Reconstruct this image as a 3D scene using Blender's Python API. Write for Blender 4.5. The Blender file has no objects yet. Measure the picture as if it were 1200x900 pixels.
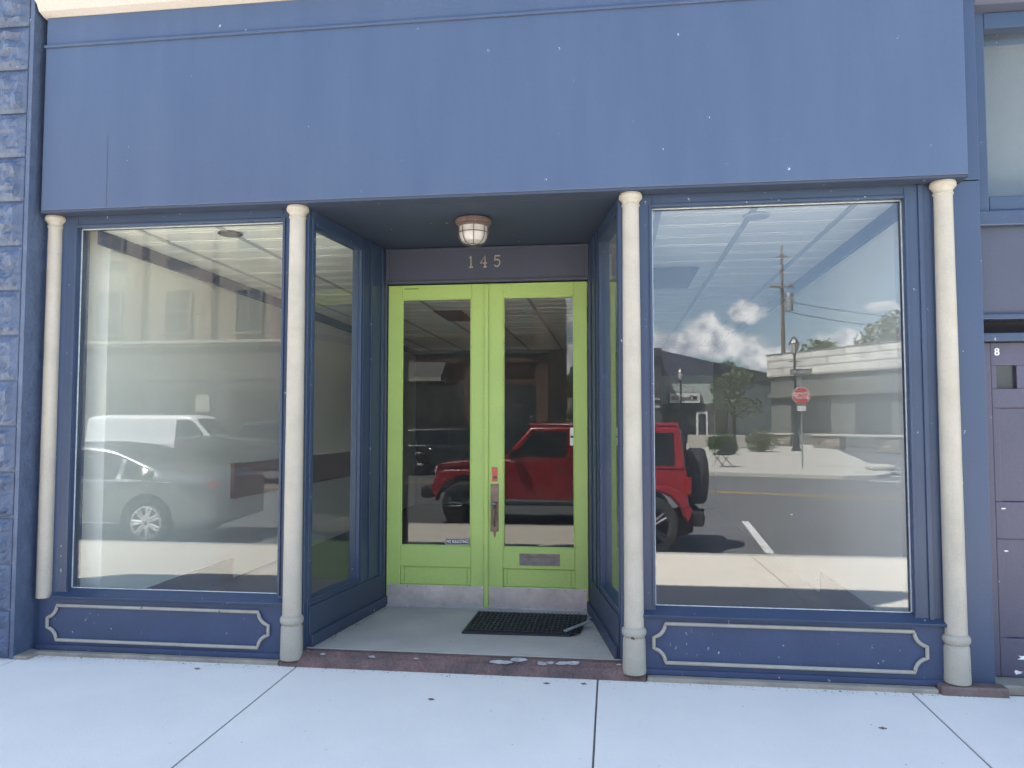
import bpy, bmesh, math, random
from mathutils import Vector, Matrix, noise as mnoise
R = math.radians
rnd = random.Random(7)
S = bpy.context.scene
C = S.collection

# ------------------------------------------------------------------ materials
def mat(name, col, rough=.6, metal=0, var=.12, vscale=3., bump=.0, bscale=40., col2=None, specks=0, speck_col=(.50,.51,.51), coat=0, spec=.5, sscale=9., fine=.06, streak=None):
    m = bpy.data.materials.new(name); m.use_nodes = True
    nt = m.node_tree; N = nt.nodes; L = nt.links
    b = N['Principled BSDF']
    b.inputs['Roughness'].default_value = rough; b.inputs['Metallic'].default_value = metal
    b.inputs['Specular IOR Level'].default_value = spec
    b.inputs['Coat Weight'].default_value = coat; b.inputs['Coat Roughness'].default_value = .05
    tc = N.new('ShaderNodeTexCoord')
    n1 = N.new('ShaderNodeTexNoise'); n1.inputs['Scale'].default_value = vscale; n1.inputs['Detail'].default_value = 4; n1.inputs['Roughness'].default_value = .6
    if streak:
        sm = N.new('ShaderNodeMapping'); sm.inputs['Scale'].default_value = streak; L.new(tc.outputs['Object'], sm.inputs[0]); L.new(sm.outputs[0], n1.inputs['Vector'])
    else: L.new(tc.outputs['Object'], n1.inputs['Vector'])
    cr = N.new('ShaderNodeMapRange'); cr.inputs[1].default_value = .3; cr.inputs[2].default_value = .7
    L.new(n1.outputs['Fac'], cr.inputs[0])
    mx = N.new('ShaderNodeMix'); mx.data_type = 'RGBA'
    c2 = col2 or tuple(c*(1-var) for c in col)
    mx.inputs[6].default_value = (*col, 1); mx.inputs[7].default_value = (*c2, 1)
    L.new(cr.outputs[0], mx.inputs[0])
    out = mx.outputs[2]
    if fine:
        n2 = N.new('ShaderNodeTexNoise'); n2.inputs['Scale'].default_value = bscale*2; n2.inputs['Detail'].default_value = 2
        L.new(tc.outputs['Object'], n2.inputs['Vector'])
        hs = N.new('ShaderNodeMapRange'); hs.inputs[1].default_value=.3; hs.inputs[2].default_value=.7; hs.inputs[3].default_value = 1-fine; hs.inputs[4].default_value = 1+fine
        L.new(n2.outputs['Fac'], hs.inputs[0])
        vm = N.new('ShaderNodeVectorMath'); vm.operation = 'SCALE'
        L.new(out, vm.inputs[0]); L.new(hs.outputs[0], vm.inputs['Scale']); out = vm.outputs[0]
    if specks:
        # peeled flecks: thresholded voronoi cells chosen at random, shapes broken up by noise
        dn = N.new('ShaderNodeTexNoise'); dn.inputs['Scale'].default_value = 130; dn.inputs['Detail'].default_value = 1
        L.new(tc.outputs['Object'], dn.inputs['Vector'])
        ad = N.new('ShaderNodeVectorMath'); ad.operation = 'MULTIPLY_ADD'
        L.new(dn.outputs['Color'], ad.inputs[0]); ad.inputs[1].default_value = (.022,.022,.05); L.new(tc.outputs['Object'], ad.inputs[2])
        vo = N.new('ShaderNodeTexVoronoi'); vo.inputs['Scale'].default_value = sscale
        L.new(ad.outputs[0], vo.inputs['Vector'])
        sp = N.new('ShaderNodeSeparateColor'); L.new(vo.outputs['Color'], sp.inputs[0])
        # radius grows for few cells only
        pw = N.new('ShaderNodeMath'); pw.operation = 'POWER'; L.new(sp.outputs[0], pw.inputs[0]); pw.inputs[1].default_value = 5
        ml = N.new('ShaderNodeMath'); ml.operation = 'MULTIPLY'; L.new(pw.outputs[0], ml.inputs[0]); ml.inputs[1].default_value = .10*specks
        lt = N.new('ShaderNodeMath'); lt.operation = 'LESS_THAN'; L.new(vo.outputs['Distance'], lt.inputs[0]); L.new(ml.outputs[0], lt.inputs[1])
        m2 = N.new('ShaderNodeMix'); m2.data_type = 'RGBA'; L.new(lt.outputs[0], m2.inputs[0]); L.new(out, m2.inputs[6]); m2.inputs[7].default_value = (*speck_col, 1)
        out = m2.outputs[2]
    L.new(out, b.inputs['Base Color'])
    if bump:
        n3 = N.new('ShaderNodeTexNoise'); n3.inputs['Scale'].default_value = bscale; n3.inputs['Detail'].default_value = 3
        L.new(tc.outputs['Object'], n3.inputs['Vector'])
        bp = N.new('ShaderNodeBump'); bp.inputs['Strength'].default_value = bump; bp.inputs['Distance'].default_value = .01
        L.new(n3.outputs['Fac'], bp.inputs['Height']); L.new(bp.outputs[0], b.inputs['Normal'])
    return m

def glass_mat(name, f0=.055, dirt=.03, dcol=(.75,.78,.78), tint=(.96,.98,.97)):
    m = bpy.data.materials.new(name); m.use_nodes = True
    nt = m.node_tree; N = nt.nodes; L = nt.links
    for n in list(N):
        if n.type != 'OUTPUT_MATERIAL': N.remove(n)
    o = N['Material Output']
    geo = N.new('ShaderNodeNewGeometry')
    dt = N.new('ShaderNodeVectorMath'); dt.operation = 'DOT_PRODUCT'
    L.new(geo.outputs['Normal'], dt.inputs[0]); L.new(geo.outputs['Incoming'], dt.inputs[1])
    ab = N.new('ShaderNodeMath'); ab.operation = 'ABSOLUTE'; L.new(dt.outputs['Value'], ab.inputs[0])
    su = N.new('ShaderNodeMath'); su.operation = 'SUBTRACT'; su.inputs[0].default_value = 1; L.new(ab.outputs[0], su.inputs[1])
    pw = N.new('ShaderNodeMath'); pw.operation = 'POWER'; L.new(su.outputs[0], pw.inputs[0]); pw.inputs[1].default_value = 5
    ma = N.new('ShaderNodeMath'); ma.operation = 'MULTIPLY_ADD'; L.new(pw.outputs[0], ma.inputs[0]); ma.inputs[1].default_value = 1-f0; ma.inputs[2].default_value = f0
    tr = N.new('ShaderNodeBsdfTransparent'); tr.inputs[0].default_value = (*tint, 1)
    gl = N.new('ShaderNodeBsdfGlossy'); gl.inputs['Roughness'].default_value = 0.0; gl.inputs[0].default_value = (1,1,1,1)
    tc = N.new('ShaderNodeTexCoord')
    wv = N.new('ShaderNodeTexNoise'); wv.inputs['Scale'].default_value = 1.1; wv.inputs['Detail'].default_value = 1
    L.new(tc.outputs['Object'], wv.inputs['Vector'])
    bp = N.new('ShaderNodeBump'); bp.inputs['Strength'].default_value = .006; bp.inputs['Distance'].default_value = .02
    L.new(wv.outputs['Fac'], bp.inputs['Height']); L.new(bp.outputs[0], gl.inputs['Normal'])
    mx = N.new('ShaderNodeMixShader'); L.new(ma.outputs[0], mx.inputs[0]); L.new(tr.outputs[0], mx.inputs[1]); L.new(gl.outputs[0], mx.inputs[2])
    df = N.new('ShaderNodeBsdfDiffuse'); df.inputs[0].default_value = (*dcol, 1)
    ns = N.new('ShaderNodeTexNoise'); ns.inputs['Scale'].default_value = 2.3; ns.inputs['Detail'].default_value = 3
    mp = N.new('ShaderNodeMapping'); mp.inputs['Scale'].default_value = (1.8,1.8,.6); L.new(tc.outputs['Object'], mp.inputs[0]); L.new(mp.outputs[0], ns.inputs['Vector'])
    mr = N.new('ShaderNodeMapRange'); mr.inputs[1].default_value=.3; mr.inputs[2].default_value=.75; mr.inputs[3].default_value=dirt*.6; mr.inputs[4].default_value=dirt*1.5
    L.new(ns.outputs['Fac'], mr.inputs[0])
    # a few water spots
    vo = N.new('ShaderNodeTexVoronoi'); vo.inputs['Scale'].default_value = 14; L.new(tc.outputs['Object'], vo.inputs['Vector'])
    sp = N.new('ShaderNodeSeparateColor'); L.new(vo.outputs['Color'], sp.inputs[0])
    p2 = N.new('ShaderNodeMath'); p2.operation='POWER'; L.new(sp.outputs[0], p2.inputs[0]); p2.inputs[1].default_value=14
    p3 = N.new('ShaderNodeMath'); p3.operation='MULTIPLY'; L.new(p2.outputs[0], p3.inputs[0]); p3.inputs[1].default_value=.07
    lt = N.new('ShaderNodeMath'); lt.operation='LESS_THAN'; L.new(vo.outputs['Distance'], lt.inputs[0]); L.new(p3.outputs[0], lt.inputs[1])
    p4 = N.new('ShaderNodeMath'); p4.operation='MULTIPLY_ADD'; L.new(lt.outputs[0], p4.inputs[0]); p4.inputs[1].default_value=.45; L.new(mr.outputs[0], p4.inputs[2])
    mz = N.new('ShaderNodeMixShader'); L.new(p4.outputs[0], mz.inputs[0]); L.new(mx.outputs[0], mz.inputs[1]); L.new(df.outputs[0], mz.inputs[2])
    L.new(mz.outputs[0], o.inputs[0])
    return m

def brick_mat(name, c1, c2, mortar, sc=1., bw=.21, rh=.075, ms=.01, rough=.85):
    m = bpy.data.materials.new(name); m.use_nodes = True
    nt = m.node_tree; N = nt.nodes; L = nt.links; b = N['Principled BSDF']; b.inputs['Roughness'].default_value = rough
    tc = N.new('ShaderNodeTexCoord'); mp = N.new('ShaderNodeMapping'); mp.inputs['Rotation'].default_value = (R(90),0,0)
    L.new(tc.outputs['Object'], mp.inputs[0])
    br = N.new('ShaderNodeTexBrick'); br.inputs['Scale'].default_value = 1
    br.inputs['Color1'].default_value=(*c1,1); br.inputs['Color2'].default_value=(*c2,1); br.inputs['Mortar'].default_value=(*mortar,1)
    br.inputs['Brick Width'].default_value=bw; br.inputs['Row Height'].default_value=rh; br.inputs['Mortar Size'].default_value=ms
    L.new(mp.outputs[0], br.inputs['Vector'])
    n = N.new('ShaderNodeTexNoise'); n.inputs['Scale'].default_value=1.2; n.inputs['Detail'].default_value=6; L.new(tc.outputs['Object'], n.inputs['Vector'])
    mr = N.new('ShaderNodeMapRange'); mr.inputs[1].default_value=.3; mr.inputs[2].default_value=.7; mr.inputs[3].default_value=.75; mr.inputs[4].default_value=1.15; L.new(n.outputs['Fac'], mr.inputs[0])
    vm = N.new('ShaderNodeVectorMath'); vm.operation='SCALE'; L.new(br.outputs['Color'], vm.inputs[0]); L.new(mr.outputs[0], vm.inputs['Scale'])
    L.new(vm.outputs[0], b.inputs['Base Color'])
    return m

BLUE = (.040,.065,.122)
M = {}
M['blue'] = mat('blue_paint', BLUE, .42, var=.10, vscale=1.5, bump=.08, bscale=60, specks=1.0, sscale=8)
M['blue_trim'] = mat('blue_trim_paint', (.036,.059,.108), .4, var=.15, vscale=3, bump=.06, bscale=80, specks=1.45, sscale=26)
M['blue_base'] = mat('blue_weathered_paint', (.037,.059,.122), .5, var=.2, vscale=4, bump=.12, bscale=60, specks=1.5, sscale=32)
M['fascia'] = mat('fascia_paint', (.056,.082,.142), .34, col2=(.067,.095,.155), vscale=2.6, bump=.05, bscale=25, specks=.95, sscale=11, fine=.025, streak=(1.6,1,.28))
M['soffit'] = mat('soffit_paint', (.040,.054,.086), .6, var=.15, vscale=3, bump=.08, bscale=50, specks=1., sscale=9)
M['slate'] = mat('slate_paint', (.060,.068,.100), .5, var=.12, vscale=3, bump=.05)
M['stone_glare_paint'] = mat('glare_lightened_rock_face', (.090,.122,.192), .55, var=.25, vscale=8, bump=.8, bscale=35, specks=.9, sscale=12)  # same blue paint as the shop, colour lightened for glare and upward highlights
M['cream'] = mat('cream_paint', (.45,.405,.32), .5, col2=(.37,.335,.265), vscale=5, bump=.06, bscale=70, specks=.6, sscale=12, speck_col=(.16,.13,.11))
M['cornice'] = mat('offwhite_cornice_paint', (.48,.44,.39), .5, col2=(.46,.42,.36), vscale=4, specks=1., sscale=14)
M['cream_low'] = mat('cream_chipped_paint', (.38,.35,.27), .55, col2=(.30,.285,.23), vscale=6, bump=.15, bscale=60, specks=2.6, sscale=19, speck_col=(.07,.06,.06))
M['mould'] = mat('moulding_paint', (.38,.355,.285), .55, col2=(.30,.28,.23), vscale=9, specks=1.7, sscale=20, speck_col=(.08,.06,.05))
M['green'] = mat('lime_green_paint', (.39,.53,.135), .45, col2=(.35,.485,.125), vscale=3, bump=.06, bscale=50, specks=.8, sscale=12, speck_col=(.12,.14,.06))
M['green_dk'] = mat('groove_paint', (.20,.33,.07), .6)
M['alu'] = mat('scuffed_aluminium', (.56,.54,.48), .42, .5, col2=(.40,.39,.36), vscale=5, bump=.1, bscale=12)
M['bronze'] = mat('old_bronze', (.16,.12,.09), .5, .7, col2=(.22,.17,.13), vscale=14, bump=.4, bscale=60)
M['dull'] = mat('dull_metal', (.22,.22,.20), .5, .6, col2=(.15,.15,.14), vscale=20, bump=.2)
M['redrust'] = mat('red_lock_paint', (.62,.12,.07), .6, col2=(.45,.12,.08), vscale=40, specks=1.6, sscale=60, speck_col=(.7,.55,.45))
M['rust'] = mat('rusty_metal', (.13,.085,.075), .7, .2, col2=(.20,.15,.13), vscale=15, bump=.2)
M['lens'] = mat('dusty_lamp_glass', (.62,.58,.52), .25, col2=(.45,.42,.38), vscale=20)
M['cage'] = mat('lamp_cage', (.14,.12,.11), .5, .5)
M['pane'] = glass_mat('shop_glass', .034, .020)
M['pane_deep'] = glass_mat('room_darkening_glass', .056, .012, tint=(.86,.88,.90))  # tint put in to darken the room behind and deepen the reflections
M['door_pane'] = glass_mat('door_glass', .020, .005)
M['side_pane'] = glass_mat('side_glass', .03, .02)
M['edge'] = mat('pane_sealant', (.55,.60,.60), .5, var=.3, vscale=30)
M['conc'] = mat('vestibule_concrete', (.46,.41,.34), .8, col2=(.35,.32,.27), vscale=2.2, bump=.15, bscale=90, specks=1.2, sscale=14, speck_col=(.1,.1,.1), fine=.12)
M['walk'] = mat('sidewalk_concrete', (.75,.70,.605), .85, col2=(.68,.64,.56), vscale=1.3, bump=.2, bscale=120, fine=.05, specks=.7, sscale=14, speck_col=(.25,.24,.22))
M['joint'] = mat('joint_dirt', (.12,.11,.10), .95)
M['kerb'] = mat('kerb_concrete', (.46,.45,.42), .85, col2=(.36,.35,.33), vscale=2, bump=.2, bscale=60)
M['asphalt'] = mat('asphalt', (.135,.137,.138), .85, col2=(.105,.107,.108), vscale=.35, bump=.3, bscale=120, fine=.2)
M['ypaint'] = mat('yellow_road_paint', (.62,.40,.08), .7, col2=(.45,.30,.08), vscale=6)
M['wpaint'] = mat('white_road_paint', (.75,.75,.73), .7, col2=(.5,.5,.49), vscale=5)
M['plaza'] = mat('plaza_concrete', (.47,.45,.40), .85, col2=(.38,.37,.33), vscale=.6)
M['ledge'] = mat('limestone_ledge', (.34,.30,.23), .85, col2=(.22,.20,.16), vscale=7, bump=.5, bscale=50, specks=1.3, sscale=20)
M['thresh'] = mat('worn_brick_red_paint', (.17,.10,.085), .75, col2=(.07,.05,.045), vscale=5, bump=.6, bscale=30, specks=1.6, sscale=10, speck_col=(.55,.55,.58), fine=.25)
M['flake'] = mat('flaking_white_paint', (.42,.40,.38), .8, col2=(.25,.22,.20), vscale=25)
M['rubber'] = mat('black_rubber', (.018,.02,.024), .6, var=.2, bump=.3, specks=1.2, sscale=40, speck_col=(.4,.4,.38))
M['wood_stick'] = mat('grey_weathered_wood', (.30,.31,.30), .7, col2=(.18,.18,.18), vscale=15)
M['wallin'] = mat('interior_plaster', (.84,.81,.70), .7, col2=(.79,.76,.66), vscale=1.2, fine=.02)
M['ceil'] = mat('ceiling_tile', (.87,.85,.76), .7, col2=(.81,.79,.70), vscale=2, fine=.03)
M['ceilbar'] = mat('ceiling_bar', (.50,.50,.47), .6)
M['crown'] = mat('interior_blue_trim', (.045,.05,.105), .5)
M['floorin'] = mat('interior_floor', (.075,.06,.05), .5, col2=(.05,.042,.038), vscale=2)
M['brownboard'] = mat('brown_board', (.17,.065,.048), .5, col2=(.13,.05,.04), vscale=3)
M['dark'] = mat('dark_void', (.02,.02,.022), .8)
M['offwhite'] = mat('offwhite_plastic', (.7,.7,.66), .5)
M['purple'] = mat('purple_door_paint', (.078,.072,.112), .45, col2=(.066,.063,.098), vscale=2.2, bump=.08, specks=1, sscale=7)
M['white'] = mat('white_paint', (.8,.8,.78), .5)
M['black'] = mat('black_paint', (.015,.016,.017), .35)
M['black_rough'] = mat('black_plastic', (.02,.02,.022), .65)
M['tyre'] = mat('tyre_rubber', (.022,.022,.023), .8, bump=.4, bscale=30)
M['rim'] = mat('alloy_rim', (.72,.72,.72), .35, .35)
M['rimdark'] = mat('dark_alloy_rim', (.10,.10,.11), .35, .8)
M['carglass'] = mat('car_glass', (.02,.024,.027), .08, spec=.35)
M['red'] = mat('red_car_paint', (.30,.010,.020), .28, coat=1, var=.04)
M['silver'] = mat('grey_car_paint', (.13,.14,.145), .28, .5, coat=1, var=.04)
M['vanwhite'] = mat('white_car_paint', (.78,.79,.80), .3, coat=.6, var=.03)
M['darkcar'] = mat('charcoal_car_paint', (.045,.05,.055), .25, .3, coat=1)
M['blackcar'] = mat('black_car_paint', (.02,.022,.024), .2, coat=1)
M['chrome'] = mat('chrome', (.8,.8,.8), .12, 1)
M['tail'] = mat('red_lens', (.35,.01,.01), .2)
M['headl'] = mat('clear_lens', (.6,.62,.65), .1, .3)
M['signred'] = mat('sign_red', (.55,.03,.04), .5)
M['steel'] = mat('galvanised_steel', (.35,.36,.36), .5, .6)
M['poleW'] = mat('weathered_pole_wood', (.16,.13,.10), .9)
M['bark'] = mat('bark', (.11,.085,.06), .9, bump=.5)
M['leaf'] = mat('leaf_green', (.07,.125,.03), .6, col2=(.045,.085,.022), vscale=1.5)
M['leaf2'] = mat('leaf_grey_green', (.15,.17,.085), .6, col2=(.09,.12,.05), vscale=3)
M['beige'] = brick_mat('beige_brick', (.30,.26,.19), (.26,.22,.16), (.27,.25,.21))
M['redbrick'] = brick_mat('dark_red_brick', (.14,.07,.05), (.10,.05,.04), (.14,.12,.10))
M['pinkbrick'] = brick_mat('pinkish_brick', (.25,.17,.13), (.22,.15,.115), (.24,.21,.18))
M['stoneband'] = mat('stone_band', (.46,.44,.38), .8, var=.2)
M['darkfront'] = mat('dark_shopfront', (.075,.075,.078), .6)
M['midfront'] = mat('grey_shopfront', (.13,.13,.125), .7, var=.25)
M['winglass'] = mat('far_window_glass', (.045,.055,.06), .08, spec=.8)
M['tealwall'] = mat('pale_teal_cladding', (.42,.48,.45), .7, var=.15)
M['greywall'] = mat('warm_grey_render', (.15,.15,.14), .8, var=.15)
M['slateroof'] = mat('slate_blue_panel', (.085,.095,.13), .6, var=.15)
M['panelwhite'] = brick_mat('white_parapet_panels', (.66,.65,.60), (.54,.53,.49), (.33,.32,.30), bw=3.1, rh=.62, ms=.06)
M['greenwall'] = mat('grey_green_render', (.145,.155,.145), .8, var=.15)
M['corr'] = mat('corrugated_metal', (.42,.40,.34), .6)
M['rubble'] = brick_mat('rubble_stone', (.36,.31,.24), (.12,.11,.10), (.16,.15,.13), bw=.35, rh=.2, ms=.03)
M['grass'] = mat('dry_grass_ground', (.12,.12,.07), .9, col2=(.08,.09,.05), vscale=.1)
M['lime'] = mat('limestone', (.5,.48,.42), .8, var=.15)
M['amber'] = mat('lamp_lantern_glass', (.6,.6,.58), .15)
M['notice'] = mat('paper_notice', (.72,.74,.66), .6, col2=(.45,.55,.35), vscale=30)

# ------------------------------------------------------------------ mesh builder
def woff(p):
    v = Vector((0,0,0))
    while p is not None: v += p.location; p = p.parent
    return v
def lerp(a,b_,t): return a+(b_-a)*t
class MB:
    def __init__(s, xf=None): s.bm = bmesh.new(); s.xf = xf or Matrix()
    def _add(s, vs, fs):
        bv = [s.bm.verts.new(s.xf @ Vector(v)) for v in vs]
        for f in fs:
            try: s.bm.faces.new([bv[i] for i in f])
            except ValueError: pass
        return bv
    def box(s, x0,x1,y0,y1,z0,z1):
        vs=[(x,y,z) for x in (x0,x1) for y in (y0,y1) for z in (z0,z1)]
        s._add(vs,[(0,1,3,2),(4,6,7,5),(0,4,5,1),(2,3,7,6),(0,2,6,4),(1,5,7,3)]); return s
    def hexa(s, p):   # 8 points: bottom 4 (ccw), top 4
        s._add(p,[(3,2,1,0),(4,5,6,7),(0,1,5,4),(1,2,6,5),(2,3,7,6),(3,0,4,7)]); return s
    def prism(s, poly, a, b, axis='z'):
        def P(u,v,w):
            return {'z':(u,v,w),'y':(u,w,v),'x':(w,u,v)}[axis]
        n=len(poly); vs=[P(u,v,a) for u,v in poly]+[P(u,v,b) for u,v in poly]
        fs=[tuple(range(n)),tuple(range(2*n-1,n-1,-1))]+[(i,(i+1)%n,(i+1)%n+n,i+n) for i in range(n)]
        s._add(vs,fs); return s
    def lathe(s, prof, c=(0,0,0), axis='z', n=32, a0=0, a1=2*math.pi):
        full = abs(a1-a0-2*math.pi)<1e-6
        vs=[];m=len(prof)
        k = n if full else n+1
        for i in range(k):
            a=a0+(a1-a0)*i/n
            for r,h in prof:
                u,v=r*math.cos(a),r*math.sin(a)
                p={'z':(u,v,h),'y':(u,h,v),'x':(h,u,v)}[axis]
                vs.append((p[0]+c[0],p[1]+c[1],p[2]+c[2]))
        fs=[]
        for i in range(n):
            j=(i+1)%k
            for q in range(m-1): fs.append((i*m+q,j*m+q,j*m+q+1,i*m+q+1))
        if full:
            if prof[0][0]>1e-6: fs.append(tuple(i*m for i in range(k))[::-1])
            if prof[-1][0]>1e-6: fs.append(tuple(i*m+m-1 for i in range(k)))
        s._add(vs,fs); return s
    def tube(s, pts, r, n=8, closed=False):
        pts=[Vector(p) for p in pts]; m=len(pts); vs=[]
        rr = r if isinstance(r,(list,tuple)) else [r]*m
        up0=None
        for i,p in enumerate(pts):
            if closed: t=(pts[(i+1)%m]-pts[i-1])
            else: t=(pts[min(i+1,m-1)]-pts[max(i-1,0)])
            t.normalize()
            up=Vector((0,0,1)) if abs(t.z)<.9 else Vector((0,1,0))
            if up0 is not None: up=up0
            a=t.cross(up).normalized(); b=a.cross(t).normalized(); up0=b
            for k in range(n):
                g=2*math.pi*k/n; vs.append(p+(a*math.cos(g)+b*math.sin(g))*rr[i])
        fs=[]
        for i in range(m if closed else m-1):
            j=(i+1)%m
            for k in range(n): fs.append((i*n+k,i*n+(k+1)%n,j*n+(k+1)%n,j*n+k))
        if not closed: fs+= [tuple(range(n))[::-1], tuple(range((m-1)*n,m*n))]
        s._add(vs,fs); return s
    def build(s, name, m, parent=None, bevel=0, smooth=False, seg=2, shift=True):
        bmesh.ops.recalc_face_normals(s.bm, faces=s.bm.faces)
        if parent is not None and shift:
            o=woff(parent); bmesh.ops.translate(s.bm, verts=s.bm.verts, vec=-o)
        me=bpy.data.meshes.new(name); s.bm.to_mesh(me); s.bm.free()
        ob=bpy.data.objects.new(name, me); C.objects.link(ob)
        me.materials.append(m if not isinstance(m,str) else M[m])
        if smooth:
            for p in me.polygons: p.use_smooth=True
            try: me.set_sharp_from_angle(angle=R(38))
            except Exception: pass
        if bevel:
            md=ob.modifiers.new('bevel','BEVEL'); md.width=bevel; md.segments=seg; md.limit_method='ANGLE'; md.angle_limit=R(35)
        if parent is not None: ob.parent=parent
        return ob
def empty(name, loc, label, cat, group=None, rz=0):
    o=bpy.data.objects.new(name,None); C.objects.link(o); o.location=loc; o.rotation_euler.z=rz
    o['label']=label; o['category']=cat
    if group: o['group']=group
    return o
def tag(o,label,cat,group=None,kind=None):
    if label: o['label']=label
    if cat: o['category']=cat
    if group: o['group']=group
    if kind: o['kind']=kind
    return o
def struct(o): o['kind']='structure'; return o
def text(body, name, m, parent, size, loc, rot=(R(90),0,0), ext=.002, align='CENTER', sx=1., bold=0.):
    cu=bpy.data.curves.new(name,'FONT'); cu.body=body; cu.size=size; cu.extrude=ext; cu.align_x=align; cu.align_y='CENTER'; cu.offset=bold
    t=bpy.data.objects.new(name,cu); C.objects.link(t)
    me=bpy.data.meshes.new_from_object(t.evaluated_get(bpy.context.evaluated_depsgraph_get()))
    bpy.data.objects.remove(t)
    mt = Matrix.Translation(Vector(loc)-(woff(parent) if parent else Vector())) @ Matrix.Rotation(rot[2],4,'Z') @ Matrix.Rotation(rot[0],4,'X') @ Matrix.Diagonal((sx,1,1,1))
    me.transform(mt); me.materials.clear(); me.materials.append(M[m])
    o=bpy.data.objects.new(name,me); C.objects.link(o); o.parent=parent
    return o
def copy_tree(o,parent=None):
    c=o.copy(); C.objects.link(c)
    if parent is not None: c.parent=parent
    for ch in [k for k in bpy.data.objects if k.parent==o]: copy_tree(ch,c)
    return c

# ------------------------------------------------------------------ setting: ground
SL=-.018
def walkz(y): return -.032+SL*(-y)*1.0
def slab(b, x0,x1,y0,y1, th=.1, lip=.004):
    g=.005
    x0+=g;x1-=g;y0+=g;y1-=g
    p=[(x0,y0),(x1,y0),(x1,y1),(x0,y1)]
    b.hexa([(x,y,walkz(y)-th) for x,y in p]+[(x,y,walkz(y)) for x,y in p])
b=MB(); 
xs=[-2.0-1.885*k for k in range(14,0,-1)]+[-2.0,-.1,1.69]+[1.69+1.86*k for k in range(1,12)]
ys=[-5.0,-3.45,-1.72,-.052]
for i in range(len(xs)-1):
    for j in range(3):
        sk = (0 if j else 0)
        slab(b,xs[i],xs[i+1],ys[j],ys[j+1])
o=struct(b.build('sidewalk','walk',bevel=.004,seg=2))
b=MB(); p=[(xs[0],-5.0),(xs[-1],-5.0),(xs[-1],.3),(xs[0],.3)]
b.hexa([(x,y,walkz(y)-.2) for x,y in p]+[(x,y,walkz(y)-.007) for x,y in p]); struct(b.build('sidewalk_bed','joint'))
b=MB(); b.box(xs[0],xs[-1],-5.16,-5.005,-.4,-.122); struct(b.build('kerb','kerb',bevel=.012))
b=MB(); b.box(-90,60,-23.2,-5.165,-.35,-.25)
b.prism([(9.9,-23.205),(18,-23.205),(27,-60),(27,-90),(21.5,-88),(16.1,-55)],-.35,-.25); struct(b.build('street','asphalt'))
b=MB(); b.box(-400,400,-400,400,-.9,-.36); struct(b.build('ground','grass'))
far=[(-90,-22.9),(1.8,-22.9),(3.6,-22.3),(6.2,-21.4),(7.3,-20.9),(8.4,-21.2),(9.2,-22.3),(9.75,-24.6),(16,-55),(22,-92),(-90,-92)]
b=MB(); b.prism(far,-.34,-.12); struct(b.build('far_pavement','plaza',bevel=.015))
b=MB(); b.prism([(18.4,-21.2),(60,-21.2),(60,-92),(27.4,-92),(27.4,-60),(18.2,-24)],-.34,-.13); struct(b.build('side_street_pavement','plaza',bevel=.015))
b=MB()
# parking bay ticks at the near kerb, slanted as in the photo
b._add([(2.05,-6.0,-.246),(2.17,-6.0,-.246),(2.42,-9.5,-.246),(2.3,-9.5,-.246)],[(0,1,2,3)])
b._add([(-4.5,-5.4,-.246),(-4.4,-5.4,-.246),(-4.4,-7.6,-.246),(-4.5,-7.6,-.246)],[(0,1,2,3)])
for (x0,y0),(x1,y1),w in [((7.6,-16.6),(12.5,-15.2),.35),((7.9,-20.1),(13,-18.4),.3),((9.3,-22.4),(14,-20.9),.3),((9.9,-25.2),(15.6,-23.8),.35),((10.6,-28.0),(16.3,-26.6),.35)]:
    b._add([(x0,y0,-.246),(x1,y1,-.246),(x1,y1-w,-.246),(x0,y0-w,-.246)],[(0,1,2,3)])
struct(b.build('white_road_markings','wpaint'))
b=MB()
for off in (0,.22):
    b._add([(-90,-14.6-off,-.2465),(2.5,-15.6-off,-.2465),(2.5,-15.72-off,-.2465),(-90,-14.72-off,-.2465)],[(0,1,2,3)])
    b._add([(2.5,-15.6-off,-.2465),(9,-13.3-off,-.2465),(9,-13.42-off,-.2465),(2.5,-15.72-off,-.2465)],[(0,1,2,3)])
struct(b.build('yellow_centre_line','ypaint'))

# ------------------------------------------------------------------ the blue storefront
SB=empty('storefront_building',(-.93,0,0),'blue one-storey shop with two display windows, cream columns and lime green double doors','building')
# masses
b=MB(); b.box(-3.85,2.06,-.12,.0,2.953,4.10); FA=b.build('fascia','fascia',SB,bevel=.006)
b=MB(); b.box(-3.85,2.06,-.115,.0,4.104,4.30); b.build('upper_fascia','fascia',SB,bevel=.004)
b=MB(); b.box(-3.852,2.062,-.135,-.117,4.082,4.100); b.build('seam_strip','fascia',FA,bevel=.004)
b=MB(); b.box(-3.37,-3.366,-.1215,-.1195,2.96,3.45); b.build('panel_joint','slate',FA)
b=MB(); b.prism([(-.12,4.30),(-.17,4.32),(-.19,4.36),(-.27,4.42),(-.30,4.50),(-.32,4.56),(0,4.56),(0,4.30)],-3.87,2.08,'x'); b.build('cornice','cornice',SB)
b=MB(); b.box(-3.98,2.1,.0,.3,4.56,4.75); b.build('low_parapet','blue',SB)
b=MB(); b.box(-3.98,-.55,.02,.3,4.75,7.25); b.build('shadow_parapet','blue',SB)  # unseen raised section, added and sized to cast the sidewalk shadow edge
b=MB(); b.box(-3.98,2.1,.3,13,4.2,4.3); b.build('roof','dark',SB)
b=MB(); b.box(-3.85,2.06,0,.24,2.935,4.56); b.build('beam','soffit',SB)
b=MB(); b.box(-3.98,-3.6,.26,13.,.0,4.2); b.build('party_wall','wallin',SB)
b=MB(); b.box(1.772,2.1,.26,13.,.0,4.2); b.build('party_wall','wallin',SB)
b=MB(); b.box(-3.98,2.1,12.9,13.1,0,4.2); b.build('rear_wall','midfront',SB)
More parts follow.
